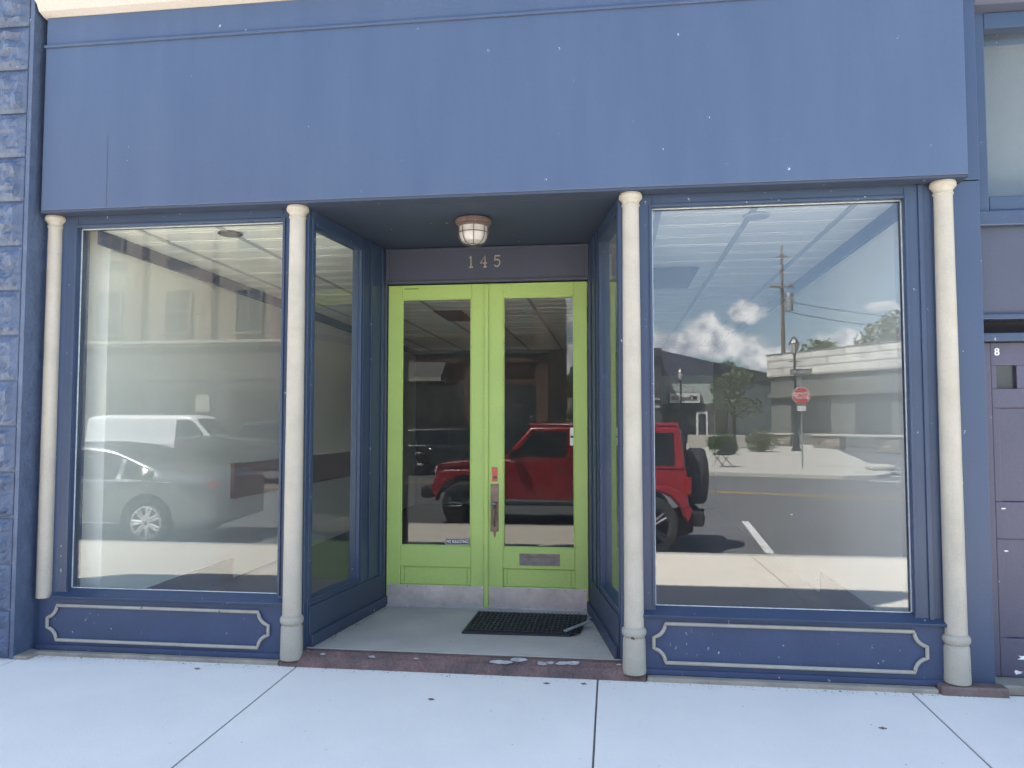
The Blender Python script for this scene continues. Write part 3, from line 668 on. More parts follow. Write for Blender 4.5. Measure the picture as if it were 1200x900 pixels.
def car(name,label,cat,loc,rz,d,paint,rimm='rim',group=None):
    root=empty(name,(0,0,0),label,cat,group)
    xr,xf=d['x']; W=d['W']; base=d['base']; belt=d['belt']; top=d['top']; R_=d['r']; ar=R_+.07; ax=d['axles']; roofk=d.get('roofk',.74)
    def hw(x):
        e=.55
        t=0
        if x>xf-e: t=(x-(xf-e))/e
        if x<xr+e: t=((xr+e)-x)/e
        return W*(1-d.get('tap',.16)*t**2.2)
    def topf(x): return smooth_i(top,x)
    def beltf(x): return min(smooth_i(belt,x),topf(x)-.015)
    def zb(x):
        z=base
        if x>xf-.35: z+=.10*((x-xf+.35)/.35)**2
        if x<xr+.35: z+=.12*((xr+.35-x)/.35)**2
        for a in ax:
            q=ar*ar-(x-a)**2
            if q>0: z=max(z,R_+math.sqrt(q))
        return z
    def sidey(x,z):
        h=hw(x); bz=beltf(x); tz=topf(x)
        if z<=bz:
            return h*(1-.03*((bz-z)/.6)**2)*(1 if z>base+.15 else 1-.04*((base+.15-z)/.15))
        f=(z-bz)/max(.02,tz-bz); g=min(1,max(0,(tz-bz)/.42))
        rh=lerp(h*.80,h*roofk,g)
        return lerp(h*.985,rh,f)
    b=MB(); n=int((xf-xr)/.035); secs=[]
    for i in range(n+1):
        x=lerp(xr,xf,i/n); z0=zb(x); bz=beltf(x); tz=topf(x)
        z0=min(z0,bz-.06)
        pts=[(0,z0),(sidey(x,z0)*.93,z0)]
        for f in (.06,.2,.45,.7,.88,.97): z=lerp(z0,bz,f); pts.append((sidey(x,z),z))
        for f in (.0,.12,.35,.6,.82): z=lerp(bz,tz,f); pts.append((sidey(x,z)*(.992 if f<.05 else .985),z))
        yr=sidey(x,lerp(bz,tz,.9)); g=min(1,max(0,(tz-bz)/.42)); cr=.02+.02*g
        pts+= [(yr*.965,lerp(bz,tz,.93)),(yr*.87,tz-.001),(yr*.6,tz+cr*.6),(yr*.3,tz+cr*.92),(0,tz+cr)]
        secs.append([(x,y,z) for y,z in pts])
    m=len(secs[0]); vs=[];
    for s_ in secs: vs+=s_+[(x,-y,z) for x,y,z in s_[1:-1]][::-1]
    k=2*m-2; fs=[]
    for i in range(n):
        for j in range(k): fs.append((i*k+j,i*k+(j+1)%k,(i+1)*k+(j+1)%k,(i+1)*k+j))
    fs+=[tuple(range(k)),tuple(range(n*k,(n+1)*k))[::-1]]
    b._add(vs,fs); body=b.build('body',paint,root,smooth=True,shift=False)
    def patch(x0,x1,lo,hi,mname,nm,par,off=.006,both=True,nx=16):
        for s in ((1,-1) if both else (1,)):
            q=MB(); vs=[];fs=[]
            for i in range(nx+1):
                x=lerp(x0,x1,i/nx)
                za=lo(x); zb_=max(za+.004,hi(x))
                for t in (0,.5,1):
                    z=lerp(za,zb_,t); vs.append((x,s*(sidey(x,z)*.988+off),z))
            for i in range(nx):
                for t in range(2): fs.append((i*3+t,(i+1)*3+t,(i+1)*3+t+1,i*3+t+1))
            vs2=[(x,y-s*.012,z) for x,y,z in vs]; m_=len(vs)
            fs2=[tuple(v+m_ for v in f[::-1]) for f in fs]
            q._add(vs+vs2,fs+fs2); q.build(nm,mname,par,smooth=True,shift=False)
    for (xa,xb) in d['wins']:
        patch(xa,xb,lambda x:beltf(x)+.03,lambda x:topf(x)-d.get('wtop',.085),'carglass','side_window',body)
    def slope(x0,x1,nm,mname='carglass',k0=.86):
        q=MB(); vs=[];fs=[];nx=12;ny=8
        for i in range(nx+1):
            x=lerp(x0,x1,i/nx); tz=topf(x); bz=beltf(x); yr=sidey(x,lerp(bz,tz,.9)); g=min(1,max(0,(tz-bz)/.42)); cr=.02+.02*g
            for j in range(ny+1):
                y=lerp(-1,1,j/ny)*yr*k0; vs.append((x,y,tz+cr*(1-(y/yr)**2)+.008))
        for i in range(nx):
            for j in range(ny): fs.append((i*(ny+1)+j,(i+1)*(ny+1)+j,(i+1)*(ny+1)+j+1,i*(ny+1)+j+1))
        q._add(vs,fs); q.build(nm,mname,body,smooth=True,shift=False)
    if d.get('ws'): slope(*d['ws'],'windshield')
    if d.get('rw'): slope(*d['rw'],'rear_window')
    for a in ax:
        for s in (1,-1): wheel(root,a,s*(W-.115),R_,.22,rimm,d.get('spokes',5))
    for s in (1,-1):
        for xd in d.get('doors',[]):
            q=MB(); pts=[(xd,s*(sidey(xd,z)*.99+.004),z) for z in [lerp(base+.1,beltf(xd),t/8) for t in range(9)]]
            q.tube(pts,.004,4); q.build('door_seam','black_rough',body,shift=False)
        for xd in d.get('handles',[]):
            z=beltf(xd)-.09; y=s*(sidey(xd,z)+.018)
            q=MB(); q.tube([(xd-.09,y-s*.02,z),(xd-.07,y,z),(xd+.07,y,z),(xd+.09,y-s*.02,z)],.011,6); q.build('door_handle',d.get('hm','chrome'),body,smooth=True,shift=False)
        xm=d['mirror']; z=beltf(xm)+.10; y=s*(hw(xm)+.10)
        q=MB(); q.box(xm-.05,xm+.05,min(y-.09*s,y+.09*s),max(y-.09*s,y+.09*s),z-.06,z+.07); q.build('wing_mirror',paint if not d.get('mb') else 'black',body,bevel=.03,shift=False)
        xh=xf-.10; q=MB(); z=d['lz']; 
        q.hexa([(xh-.16,s*hw(xh-.16)*.99+s*.004,z-.08),(xh+.07,s*hw(xh)*.70,z-.08),(xh-.03,s*hw(xh)*.62,z-.06),(xh-.2,s*hw(xh)*.9,z-.06),(xh-.22,s*hw(xh-.2)*.99,z+.04),(xh+.03,s*hw(xh)*.72,z+.05),(xh-.08,s*hw(xh)*.64,z+.05),(xh-.25,s*hw(xh)*.9,z+.05)]); q.build('headlight','headl',body,shift=False)
        xt=xr+.06; zt_=d['tz']
        q=MB(); q.box(xt-.055,xt+.07,min(s*hw(xt)*.72,s*(hw(xt)+.012)),max(s*hw(xt)*.72,s*(hw(xt)+.004)),zt_-.06,zt_+.07); q.build('taillight','tail',body,bevel=.02,shift=False)
        if d.get('rocker'):
            q=MB(); q.tube([(x,s*(sidey(x,base+.10)+.004),base+.10) for x in [lerp(ax[0]+ar+.08,ax[1]-ar-.08,t/8) for t in range(9)]],.012,6); q.build('rocker_trim','chrome',body,smooth=True,shift=False)
        if d.get('trim'):
            xa,xb=d['trim']
            q=MB(); q.tube([(x,s*(sidey(x,beltf(x)+.01)*.99+.008),beltf(x)+.012) for x in [lerp(xa,xb,t/20) for t in range(21)]],.009,6)
            q.tube([(x,s*(sidey(x,topf(x)-d.get('wtop',.085)+.012)*.988+.006),topf(x)-d.get('wtop',.085)+.012) for x in [lerp(xa+.05,xb-.35,t/20) for t in range(21)]],.008,6); q.build('window_trim','chrome',body,smooth=True,shift=False)
    q=MB(); q.box(xf-.05,xf+.012,-.4,.4,d['lz']-.12,d['lz']+.0); q.build('grille','black_rough',body,bevel=.01,shift=False)
    root.location=loc; root.rotation_euler.z=rz
    return root
G=-.25
# silver-grey sedan, faces -x; local +x is forward
sed=dict(x=(-2.42,2.45),W=.91,base=.22,belt=[(-2.42,.86),(-1.6,.93),(.9,.90),(2.1,.74),(2.45,.55)],
 top=[(-2.42,.90),(-2.36,1.03),(-1.55,1.09),(-.75,1.40),(-.3,1.455),(.35,1.43),(1.15,1.02),(2.1,.88),(2.35,.72),(2.45,.55)],
 r=.335,axles=(-1.42,1.42),wins=[(-1.46,-.98),(-.90,-.12),(-.03,.83)],ws=(.42,1.08),rw=(-1.42,-.72),doors=(-.075,-1.0,.95),handles=(-.72,.15),mirror=.78,lz=.68,tz=.86,rocker=True,trim=(-1.5,.98),spokes=7)
SX=-6.684-1.42
car('parked_sedan','grey four-door sedan parked at the near kerb, seen in the left shop window','car',(SX,-6.38,G),math.pi,sed,'silver',group=None)
van=dict(x=(-2.8,2.85),W=.98,base=.30,belt=[(-2.8,1.12),(1.9,1.12),(2.6,.98),(2.85,.8)],
 top=[(-2.8,1.95),(-2.7,2.04),(-2.0,2.08),(1.15,2.06),(1.35,2.0),(2.0,1.28),(2.6,1.10),(2.78,.95),(2.85,.8)],
 r=.36,axles=(-1.75,1.7),wins=[(.72,1.72)],ws=(1.42,1.95),rw=None,doors=(.6,1.6),handles=(.85,),mirror=1.55,lz=.82,tz=1.0,tap=.10,roofk=.86,wtop=.14,mb=True)
car('white_van','white windowless cargo van parked at the far kerb behind the dark pickup','van',(-16.1,-21.55,G),0,van,'vanwhite')
pick=dict(x=(-2.75,2.85),W=.98,base=.38,belt=[(-2.75,1.30),(-.75,1.32),(1.1,1.2),(2.5,1.08),(2.85,.85)],
 top=[(-2.75,1.38),(-.88,1.39),(-.74,1.78),(.35,1.86),(.55,1.83),(1.25,1.30),(2.5,1.18),(2.78,1.05),(2.85,.85)],
 r=.40,axles=(-1.75,1.85),wins=[(-.62,.0),(.08,1.0)],ws=(.6,1.2),doors=(.04,1.05,-.7),handles=(-.45,.25),mirror=.95,lz=.95,tz=1.12,tap=.07,roofk=.82)
car('dark_pickup','charcoal pickup truck on the street in front of the white van','pickup truck',(-10.3,-17.6,G),0,pick,'darkcar',rimm='rimdark')
suv=dict(x=(-2.2,2.25),W=.92,base=.30,belt=[(-2.2,1.0),(1.0,1.02),(1.9,.90),(2.25,.7)],
 top=[(-2.2,1.05),(-2.08,1.45),(-1.8,1.62),(.0,1.66),(.35,1.62),(1.1,1.12),(1.95,1.0),(2.18,.85),(2.25,.7)],
 r=.37,axles=(-1.35,1.35),wins=[(-1.75,-1.15),(-1.05,-.25),(-.15,.85)],ws=(.42,1.05),rw=(-2.1,-1.9),doors=(-.2,.9,-1.1),handles=(-.85,.0),mirror=.75,lz=.82,tz=1.0,tap=.12,roofk=.78)
car('black_suv','black sport utility car on the street ahead of the dark pickup, beyond the red jeep','car',(-5.35,-19.4,G),0,suv,'blackcar',rimm='rimdark')

# red boxy off-roader, local +x forward
J=empty('red_offroader',(0,0,0),'red boxy four-door off-road car with a rear spare wheel, parked at the kerb','car')
def arcpts(cx,cz,r,a0,a1,n=8): return [(cx+r*math.cos(R(a0+(a1-a0)*k/n)),cz+r*math.sin(R(a0+(a1-a0)*k/n))) for k in range(n+1)]
FW,RW=1.45,-1.50
poly=[(.86,.50),(.86,1.14),(-2.0,1.14),(-2.02,.58)]
poly+= [(-1.97,.52)]+arcpts(RW,.40,.47,165,15)+[(-1.03,.46)]
b=MB(); b.prism(poly,-.80,.80,'y'); body=b.build('body','red',J,bevel=.035,shift=False,smooth=True)
b=MB(); b.prism([(.85,.62),(.85,1.135),(1.3,1.125),(1.95,1.06),(2.02,1.0),(2.02,.62)]+[(1.9,.62)],-.60,.60,'y'); hood=b.build('engine_bay','red',J,bevel=.03,shift=False,smooth=True)
b=MB(); b.prism([(.84,1.137),(1.3,1.15),(1.9,1.085),(2.0,1.03),(1.98,1.01),(.84,1.11)],-.63,.63,'y'); b.build('hood','red',J,bevel=.012,shift=False,smooth=True)
for cx,y0,y1,mm in ((FW,.60,.89,'red'),(RW,.795,.87,'red')):
    for s in (1,-1):
        outer=arcpts(cx,.42,.60,170,10,10); inner=arcpts(cx,.40,.50,5,175,10)
        if cx==FW: outer=[(cx-.68,.55),(cx-.55,.90),(cx-.3,1.0),(cx+.35,.985),(cx+.52,.88),(cx+.60,.66)]
        else: outer=[(cx-.57,.60),(cx-.42,.86),(cx-.25,.94),(cx+.28,.94),(cx+.45,.84),(cx+.60,.52)]
        b=MB(); a,c=sorted((s*y0,s*y1)); b.prism(outer+inner,a,c,'y'); b.build('fender_flare',mm,J,bevel=.02,shift=False,smooth=True)
def jy(z): return lerp(.775,.67,(z-1.14)/.60)
def jwall(m,x0b,x1b,x0t,x1t,z0,z1,off=0,th=.02):
    for s in (1,-1):
        yb,yt=jy(z0)+off,jy(z1)+off
        m.hexa([(x0b,s*yb,z0),(x1b,s*yb,z0),(x1b,s*(yb-th),z0),(x0b,s*(yb-th),z0),(x0t,s*yt,z1),(x1t,s*yt,z1),(x1t,s*(yt-th),z1),(x0t,s*(yt-th),z1)])
b=MB(); vs=[(.84,-.775,1.14),(.84,.775,1.14),(-2.0,.775,1.14),(-2.0,-.775,1.14),(.36,-.67,1.72),(.36,.67,1.72),(-1.93,.67,1.72),(-1.93,-.67,1.72)]
b.hexa(vs); b.build('cabin','red',J,bevel=.04,shift=False,smooth=True)
b=MB(); b.box(-1.92,.40,-.655,.655,1.721,1.775); b.build('roof','red',J,bevel=.03,shift=False,smooth=True)
b=MB(); b.box(-1.6,.1,-.60,-.57,1.79,1.815); b.box(-1.6,.1,.57,.60,1.79,1.815); 
for x in (-1.6,-.75,.08): b.box(x,x+.03,-.6,.6,1.776,1.80)
b.build('roof_rack','black_rough',J,shift=False)
for s in (1,-1):
    for nm,(x0b,x1b,x0t,x1t) in (('side_window',(-.27,.66,-.27,.33)),('side_window',(-1.10,-.36,-1.10,-.36)),('side_window',(-1.86,-1.22,-1.84,-1.22))):
        b=MB(); z0,z1=1.20,1.64; yb,yt=jy(z0)+.006,jy(z1)+.006
        b.hexa([(x0b,s*yb,z0),(x1b,s*yb,z0),(x1b,s*(yb-.02),z0),(x0b,s*(yb-.02),z0),(x0t,s*yt,z1),(x1t,s*yt,z1),(x1t,s*(yt-.02),z1),(x0t,s*(yt-.02),z1)])
        b.build(nm,'carglass',J,bevel=.008,shift=False)
    for xd in (.80,-.32,-1.16):
        b=MB(); b.tube([(xd,s*.803,z) for z in (.55,1.13)]+[(xd-(.28 if xd>.5 else 0),s*.70,1.66)] if xd<.5 else [(xd,s*.803,.55),(xd,s*.803,1.13)],.005,4); b.build('door_seam','black_rough',J,shift=False)
    for xd in (-.15,-1.0):
        b=MB(); b.tube([(xd-.08,s*.80,1.02),(xd-.06,s*.825,1.02),(xd+.06,s*.825,1.02),(xd+.08,s*.80,1.02)],.012,6); b.build('door_handle','black_rough',J,shift=False,smooth=True)
    b=MB(); b.box(.55,.68,min(s*.83,s*1.03),max(s*.83,s*1.03),1.17,1.33); b.build('wing_mirror','black',J,bevel=.03,shift=False)
    b=MB(); b.box(-.95,.92,min(s*.78,s*.90),max(s*.78,s*.90),.40,.46); b.build('side_step','black_rough',J,bevel=.015,shift=False)
    b=MB(); b.lathe([(0,2.05),(.10,2.05),(.115,2.035),(.115,2.0),(0,2.0)],(0,s*.42,.92),axis='x',n=24); b.build('headlight','headl',J,shift=False,smooth=True)
    b=MB(); b.box(-2.06,-1.96,min(s*.64,s*.815),max(s*.64,s*.815),.82,1.05); b.build('taillight','tail',J,bevel=.02,shift=False)
    for zh in (.75,.98): 
        b=MB(); b.box(.74,.86,min(s*.80,s*.825),max(s*.80,s*.825),zh,zh+.05); b.build('door_hinge','red',J,bevel=.008,shift=False)
b=MB(); b.hexa([(.875,-.68,1.18),(.875,.68,1.18),(.85,.68,1.18),(.85,-.68,1.18),(.43,-.60,1.68),(.43,.60,1.68),(.40,.60,1.68),(.40,-.60,1.68)]); b.build('windshield','carglass',J,shift=False)
b=MB()
for k in range(7): b.box(2.015,2.04,-.27+k*.08,-.235+k*.08,.78,1.0)
b.build('grille','black',J,shift=False)
b=MB(); b.box(2.03,2.24,-.80,.80,.50,.68); b.build('front_bumper','black_rough',J,bevel=.04,shift=False)
b=MB(); b.box(-2.22,-2.0,-.80,.80,.40,.60); b.prism([(-2.1,.30),(-1.95,.24),(-1.7,.30),(-1.7,.5),(-2.1,.5)],-.6,.6,'y'); b.build('rear_bumper','black_rough',J,bevel=.03,shift=False)
b=MB(); b.box(-2.32,-2.18,-.03,.03,.40,.46); b.lathe([(0,.46),(.012,.46),(.012,.50),(.026,.52),(.026,.545),(.012,.56),(0,.56)],(-2.29,0,0),n=14); b.box(-2.31,-2.27,-.015,.015,.33,.41); b.build('tow_hitch','black_rough',J,shift=False)
b=MB(); b.box(-2.025,-2.003,-.55,.60,1.2,1.62); b.build('rear_window','carglass',J,bevel=.005,shift=False)
for a in (FW,RW):
    for s in (1,-1): wheel(J,a,s*.79,.40,.26,'rimdark',5)
b=MB(); b.lathe([(.20,-2.08),(.37,-2.08),(.40,-2.12),(.40,-2.28),(.375,-2.325),(.30,-2.345),(0,-2.35)],(0,.02,1.02),axis='x',n=40); T=b.build('spare_wheel','tyre',J,shift=False,smooth=True)
b=MB(); b.lathe([(0,-2.36),(.26,-2.357),(.29,-2.348),(0,-2.34)],(0,.02,1.02),axis='x',n=30); b.build('wheel_cover','black',T,shift=False,smooth=True)
J.location=(-1.03,-6.36,G); J.rotation_euler.z=math.pi

# ------------------------------------------------------------------ far side buildings
def window(par,x0,x1,z0,z1,y,frame='stoneband',t=.09,arch=False):
    w=MB(); w.box(x0-t,x0,y,y+.12,z0,z1+t); w.box(x1,x1+t,y,y+.12,z0,z1+t); w.box(x0,x1,y,y+.12,z1,z1+t); w.box(x0-t-.05,x1+t+.05,y,y+.2,z0-.12,z0-.002)
    w.box((x0+x1)/2-.03,(x0+x1)/2+.03,y,y+.09,z0,z1); w.box(x0,x1,y,y+.085,(z0+z1)/2-.03,(z0+z1)/2+.03)
    f=w.build('window',frame,par,bevel=.01)
    w=MB(); w.box(x0,x1,y+.01,y+.05,z0,z1); w.build('pane','winglass',f)
    return f
# beige two-storey block
YB=-29.5
BB=empty('beige_building',(-25,YB-6,0),'two-storey beige brick building with long pale cornice across the street','building')
b=MB(); b.box(-44,-14.4,YB-12,YB,-.2,14.2); b.build('wall','beige',BB)
b=MB(); b.box(-44,-14.4,YB+.01,YB+.35,5.35,5.5); b.box(-44,-14.4,YB+.01,YB+.18,5.2,5.34); b.build('storefront_cornice','stoneband',BB,bevel=.02)
b=MB(); b.box(-44,-14.4,YB+.01,YB+.4,13.6,14.3); b.build('roof_cornice','stoneband',BB,bevel=.05)
b=MB(); b.box(-44,-14.4,YB+.01,YB+.10,-.1,3.6); b.build('shopfront','midfront',BB)
b=MB(); b.box(-44,-14.4,YB+.01,YB+.14,3.62,5.18); b.build('sign_band','greywall',BB)
for k in range(8):
    x=-43.2+k*3.6
    window(BB,x+.3,x+1.5,5.9,7.9,YB+.01,frame='beige')
    w=MB(); w.box(x+2.2,x+2.7,YB+.01,YB+.22,5.5,13.6); w.build('pilaster','pinkbrick',BB)
    window(BB,x+.3,x+1.5,9.6,11.6,YB+.01,frame='beige')
    w=MB(); w.box(x+.1,x+2.9,YB+.11,YB+.16,.5,3.1); w.build('shop_window','winglass',BB)
w=MB(); w.box(-19.6,-18.9,YB+.17,YB+.24,2.1,2.9); w.build('wall_plaque','stoneband',BB)
for k in range(3):
    w=MB(); w.box(-15.0-k*9.2-.3,-15.0-k*9.2+.1,YB+.11,YB+.3,-.1,3.6); w.build('pilaster','beige',BB)
# dark red brick building
RBk=empty('brick_building',(-8.5,YB-6,0),'dark red brick building with awnings and pilasters across the street','building')
b=MB(); b.box(-14.39,-3.0,YB-14,YB,-.2,9.6); b.build('wall','redbrick',RBk)
for x in (-14.2,-10.8,-7.1,-3.6):
    w=MB(); w.box(x-.05,x+.55,YB+.01,YB+.25,-.1,9.6); w.build('pilaster','redbrick',RBk)
w=MB(); w.box(-14.39,-2.95,YB+.26,YB+.5,4.9,5.2); w.box(-14.39,-2.95,YB+.26,YB+.4,4.7,4.89); w.build('cornice','darkfront',RBk,bevel=.03)
w=MB(); w.box(-14.39,-2.9,YB+.01,YB+.6,8.9,9.6); w.build('roof_cornice','darkfront',RBk,bevel=.08)
w=MB(); w.box(-2.995,-2.84,YB-.1,YB+.2,4.85,5.25); w.build('corbel','darkfront',RBk,bevel=.03)
for x0,x1 in ((-13.6,-10.9),(-10.2,-7.2),(-6.5,-3.7)):
    w=MB(); w.box(x0,x1,YB+.01,YB+.1,.3,3.4); w.build('shop_window','winglass',RBk)
    w=MB(); w.box(x0,x1,YB+.01,YB+.08,-.1,.29); w.build('bulkhead','darkfront',RBk)
for x in (-13.3,-11.9,-9.8,-8.4,-6.2,-4.7): window(RBk,x,x+.95,5.9,7.8,YB+.01,frame='redbrick')
w=MB(); w.prism([(YB+.26,4.6),(YB+1.5,3.75),(YB+1.5,3.65),(YB+.26,3.65)],-13.4,-8.0,'x'); A=w.build('awning','midfront',RBk)
w=MB(); w.box(-13.4,-8.0,YB+1.49,YB+1.53,3.55,3.74); w.build('awning_valance','stoneband',A)
# title office
TB=empty('office_building',(6,-72,0),'low office with pale teal front and slanted slate parapet behind the small tree','building')
b=MB(); b.prism([(4.15,-66),(8.95,-66),(19.5,-90),(4.15,-90)],-.2,5.9); b.build('wall','tealwall',TB)
b=MB(); b._add([(4.1,-65.7,5.92),(9.0,-65.7,5.92),(9.0,-65.7,7.1),(4.1,-65.7,8.3),(4.1,-66.1,5.92),(9.0,-66.1,5.92),(9.0,-66.1,7.1),(4.1,-66.1,8.3)],[(0,1,2,3),(7,6,5,4),(0,4,5,1),(2,6,7,3),(1,5,6,2),(0,3,7,4)])
d_=Vector((10.55,-24,0)).normalized(); nn=Vector((-d_.y,d_.x,0))*.2
b.hexa([(9.01,-65.75,5.92),(19.6,-90,5.92),(19.2,-90,5.92),(8.8,-66.2,5.92),(9.01,-65.75,7.1),(19.6,-90,7.4),(19.2,-90,7.4),(8.8,-66.2,7.1)])
b.build('parapet','slateroof',TB)
b=MB(); b.box(4.2,9.02,-65.98,-65.90,-.12,3.35); b.build('shopfront','midfront',TB)
for x0,x1 in ((4.6,6.1),(6.3,7.3)):
    w=MB(); w.box(x0,x1,-65.89,-65.85,.6,2.9); w.build('shop_window','winglass',TB)
w=MB(); w.box(7.45,8.45,-65.89,-65.83,-.12,2.65); D_=w.build('door','white',TB)
w=MB(); w.box(7.62,8.28,-65.82,-65.80,.1,2.45); w.build('pane','winglass',D_)
def sx(t,z): return (8.98+t*10.55/26.2+.05,-66+t*(-24/26.2),z)
w=MB(); 
w.hexa([sx(.8,.7),sx(4.5,.7),(sx(4.5,.7)[0]-.2,sx(4.5,.7)[1],.7),(sx(.8,.7)[0]-.2,sx(.8,.7)[1],.7),sx(.8,2.9),sx(4.5,2.9),(sx(4.5,.7)[0]-.2,sx(4.5,.7)[1],2.9),(sx(.8,.7)[0]-.2,sx(.8,.7)[1],2.9)]); w.build('shop_window','winglass',TB)
w=MB(); w.box(5.1,7.75,-65.7,-65.45,3.42,4.30); SG=w.build('shop_sign','offwhite',TB,bevel=.02)
w=MB(); w.box(5.0,7.85,-65.89,-65.71,3.30,4.36); w.build('sign_backing','darkfront',SG)
text('Chicago Title','sign_lettering','black',SG,.62,(6.25,-65.42,3.86),rot=(R(90),0,math.pi),ext=.01,sx=.55)
w=MB(); w.box(7.18,7.48,-65.44,-65.41,3.73,4.0)
for a in range(4):
    aa=math.pi/4+a*math.pi/2; w.tube([(7.33+.15*math.cos(aa),-65.42,3.865+.15*math.sin(aa)),(7.33+.30*math.cos(aa),-65.42,3.865+.30*math.sin(aa))],.03,6)
w.build('sign_emblem','black',SG)
b=MB(); b.box(-2.9,4.09,-78,-61.5,-.2,7.9); w0=tag(empty('dark_building',(.6,-70,0),'narrow view of a dark plain building beside the slate parapet office','building'),None,None); b.build('wall','darkfront',w0)
b=MB(); b.box(-3,4.2,-61.49,-61.2,7.3,8.0); b.build('cornice','darkfront',w0)
b=MB(); b.box(-2.8,4.0,-61.49,-61.4,2.9,3.1); b.box(-2.8,4.0,-61.49,-61.4,3.6,3.7); b.build('trim_band','stoneband',w0)
# corrugated building
CB=empty('metal_building',(-9,-84,0),'tan corrugated metal building far off behind the brick building','building')
b=MB(); b.box(-16,-3.6,-90,-78,2.6,6.1)
for k in range(48): b.box(-16+k*.26,-15.9+k*.26,-78,-77.95,2.65,6.1)
b.build('wall','corr',CB)
b=MB(); b.box(-15.9,-3.7,-89,-78.1,-.2,2.6); b.build('lower_wall','lime',CB)
b=MB(); b.box(-16.1,-3.5,-77.94,-77.8,6.0,6.2); b.build('gutter','steel',CB)
# right building with panelled parapet
A0=Vector((13.36,-62.7,0)); A1=Vector((20.5,-52,0)); u=(A1-A0).normalized(); nout=Vector((u.y*-1,u.x,0)) # toward camera/left
ang=math.atan2(u.y,u.x)
PBt=empty('parapet_building',(0,0,0),'long grey-green building with three rows of white parapet panels','building')
# local: x along facade, y=+ outward
b=MB(); b.box(0,34,-12,0,-.2,7.0); b.build('wall','greenwall',PBt,shift=False)
b=MB(); b.box(-.2,34.2,-12.2,.25,5.50,7.36); b.build('parapet','panelwhite',PBt,shift=False)
b=MB(); b.box(-.25,34.3,-12.3,.3,7.365,7.44); b.build('coping','steel',PBt,shift=False)
for x0,x1 in ((2.2,6.2),(8.5,11.5),(13,17.5),(20,26)):
    b=MB(); b.box(x0,x1,.01,.06,.9,3.6); b.build('shop_window','winglass',PBt,shift=False)
b=MB(); b.box(0,34,.01,.4,3.75,4.1); b.build('canopy','greywall',PBt,shift=False)
PBt.location=A0; PBt.rotation_euler.z=ang

# low benches walls of rubble with pale caps
def bench_wall(P0,P1,label):
    P0=Vector(P0);P1=Vector(P1);L_=(P1-P0).length; a=math.atan2((P1-P0).y,(P1-P0).x)
    root=empty('stone_bench',(0,0,0),label,'bench','low rubble benches in front of the parapet building')
    for x0,x1 in ((0,L_*.28),(L_*.62,L_)):
        b=MB(); b.box(x0,x1,-.25,.25,0,.85); b.build('pier','rubble',root,shift=False)
    b=MB(); b.box(-.1,L_+.1,-.35,.35,.852,.98); b.build('seat','lime',root,shift=False,bevel=.02)
    root.location=P0; root.rotation_euler.z=a
bench_wall((13.9,-50.5,-.13),(17.6,-41.5,-.13),'stone seat on rubble piers, right of the street lamp, with a long pale slab')
bench_wall((11.2,-56.5,-.13),(13.1,-54,-.13),'short rubble bench partly behind the near street lamp')

# street lamps
def lamp(loc,label,h):
    root=empty('street_lamp',(0,0,0),label,'street lamp','black lantern street lamps')
    b=MB(); b.lathe([(.30,0),(.30,.12),(.22,.2),(.20,.7),(.13,.85),(.11,1.1),(.075,1.2),(.07,h-1.25),(.10,h-1.2),(.10,h-1.12),(.07,h-1.08)],n=16); b.build('pole','black',root,shift=False,smooth=True)
    b=MB(); b.lathe([(.08,h-1.08),(.16,h-1.02),(.29,h-.55),(.30,h-.5)],n=8); b.build('lantern_glass','amber',root,shift=False)
    b=MB(); b.lathe([(.32,h-.5),(.33,h-.46),(.22,h-.28),(.10,h-.12),(.04,h-.06),(.02,h)],n=8)
    for k in range(8):
        a=k*math.pi/4; b.tube([(.165*math.cos(a),.165*math.sin(a),h-1.02),(.30*math.cos(a),.30*math.sin(a),h-.5)],.02,4)
    b.build('lantern_cap','black',root,shift=False)
    b=MB(); b.box(-.35,.35,-.03,.03,h-1.6,h-1.56); b.build('cross_arm','black',root,shift=False)
    root.location=loc; return root
lamp((11.15,-44.2,-.12),'black lantern street lamp beside the stop sign, in front of the white parapet',7.08)
lamp((5.62,-60.,-.12),'thin black street lamp standing in front of the title office sign',6.4)
# stop sign
SS=empty('stop_sign',(7.0,-25,-.12),'red octagonal stop sign on a steel post with a street name plate above','stop sign')
b=MB(); b.box(6.975,7.025,-25.02,-24.98,-.12,3.4); b.build('post','steel',SS)
def octo(r): return [(7.0+r*math.cos(R(22.5+45*k)),2.57+r*math.sin(R(22.5+45*k))) for k in range(8)]
b=MB(); b.prism(octo(.345),-24.975,-24.965,'y'); P_=b.build('sign_plate','white',SS)
b=MB(); b.prism(octo(.325),-24.964,-24.960,'y'); b.build('sign_face','signred',P_)
text('STOP','sign_lettering','white',P_,.37,(7.0,-24.955,2.56),rot=(R(90),0,math.pi),sx=.66,bold=.001)
b=MB(); b.box(6.85,7.15,-24.975,-24.96,2.0,2.2); b.build('small_plate','offwhite',SS)
b=MB(); b.box(6.62,7.40,-24.975,-24.965,3.35,3.58); Q=b.build('street_name_plate','darkfront',SS)
b=MB()
for k,x in enumerate([6.68,6.75,6.80,6.92,7.0,7.03,7.08,7.12,7.22,7.30]): b.box(x,x+.018,-24.963,-24.96,3.40+(k%3)*.012,3.53)
b.build('sign_lettering','white',Q)
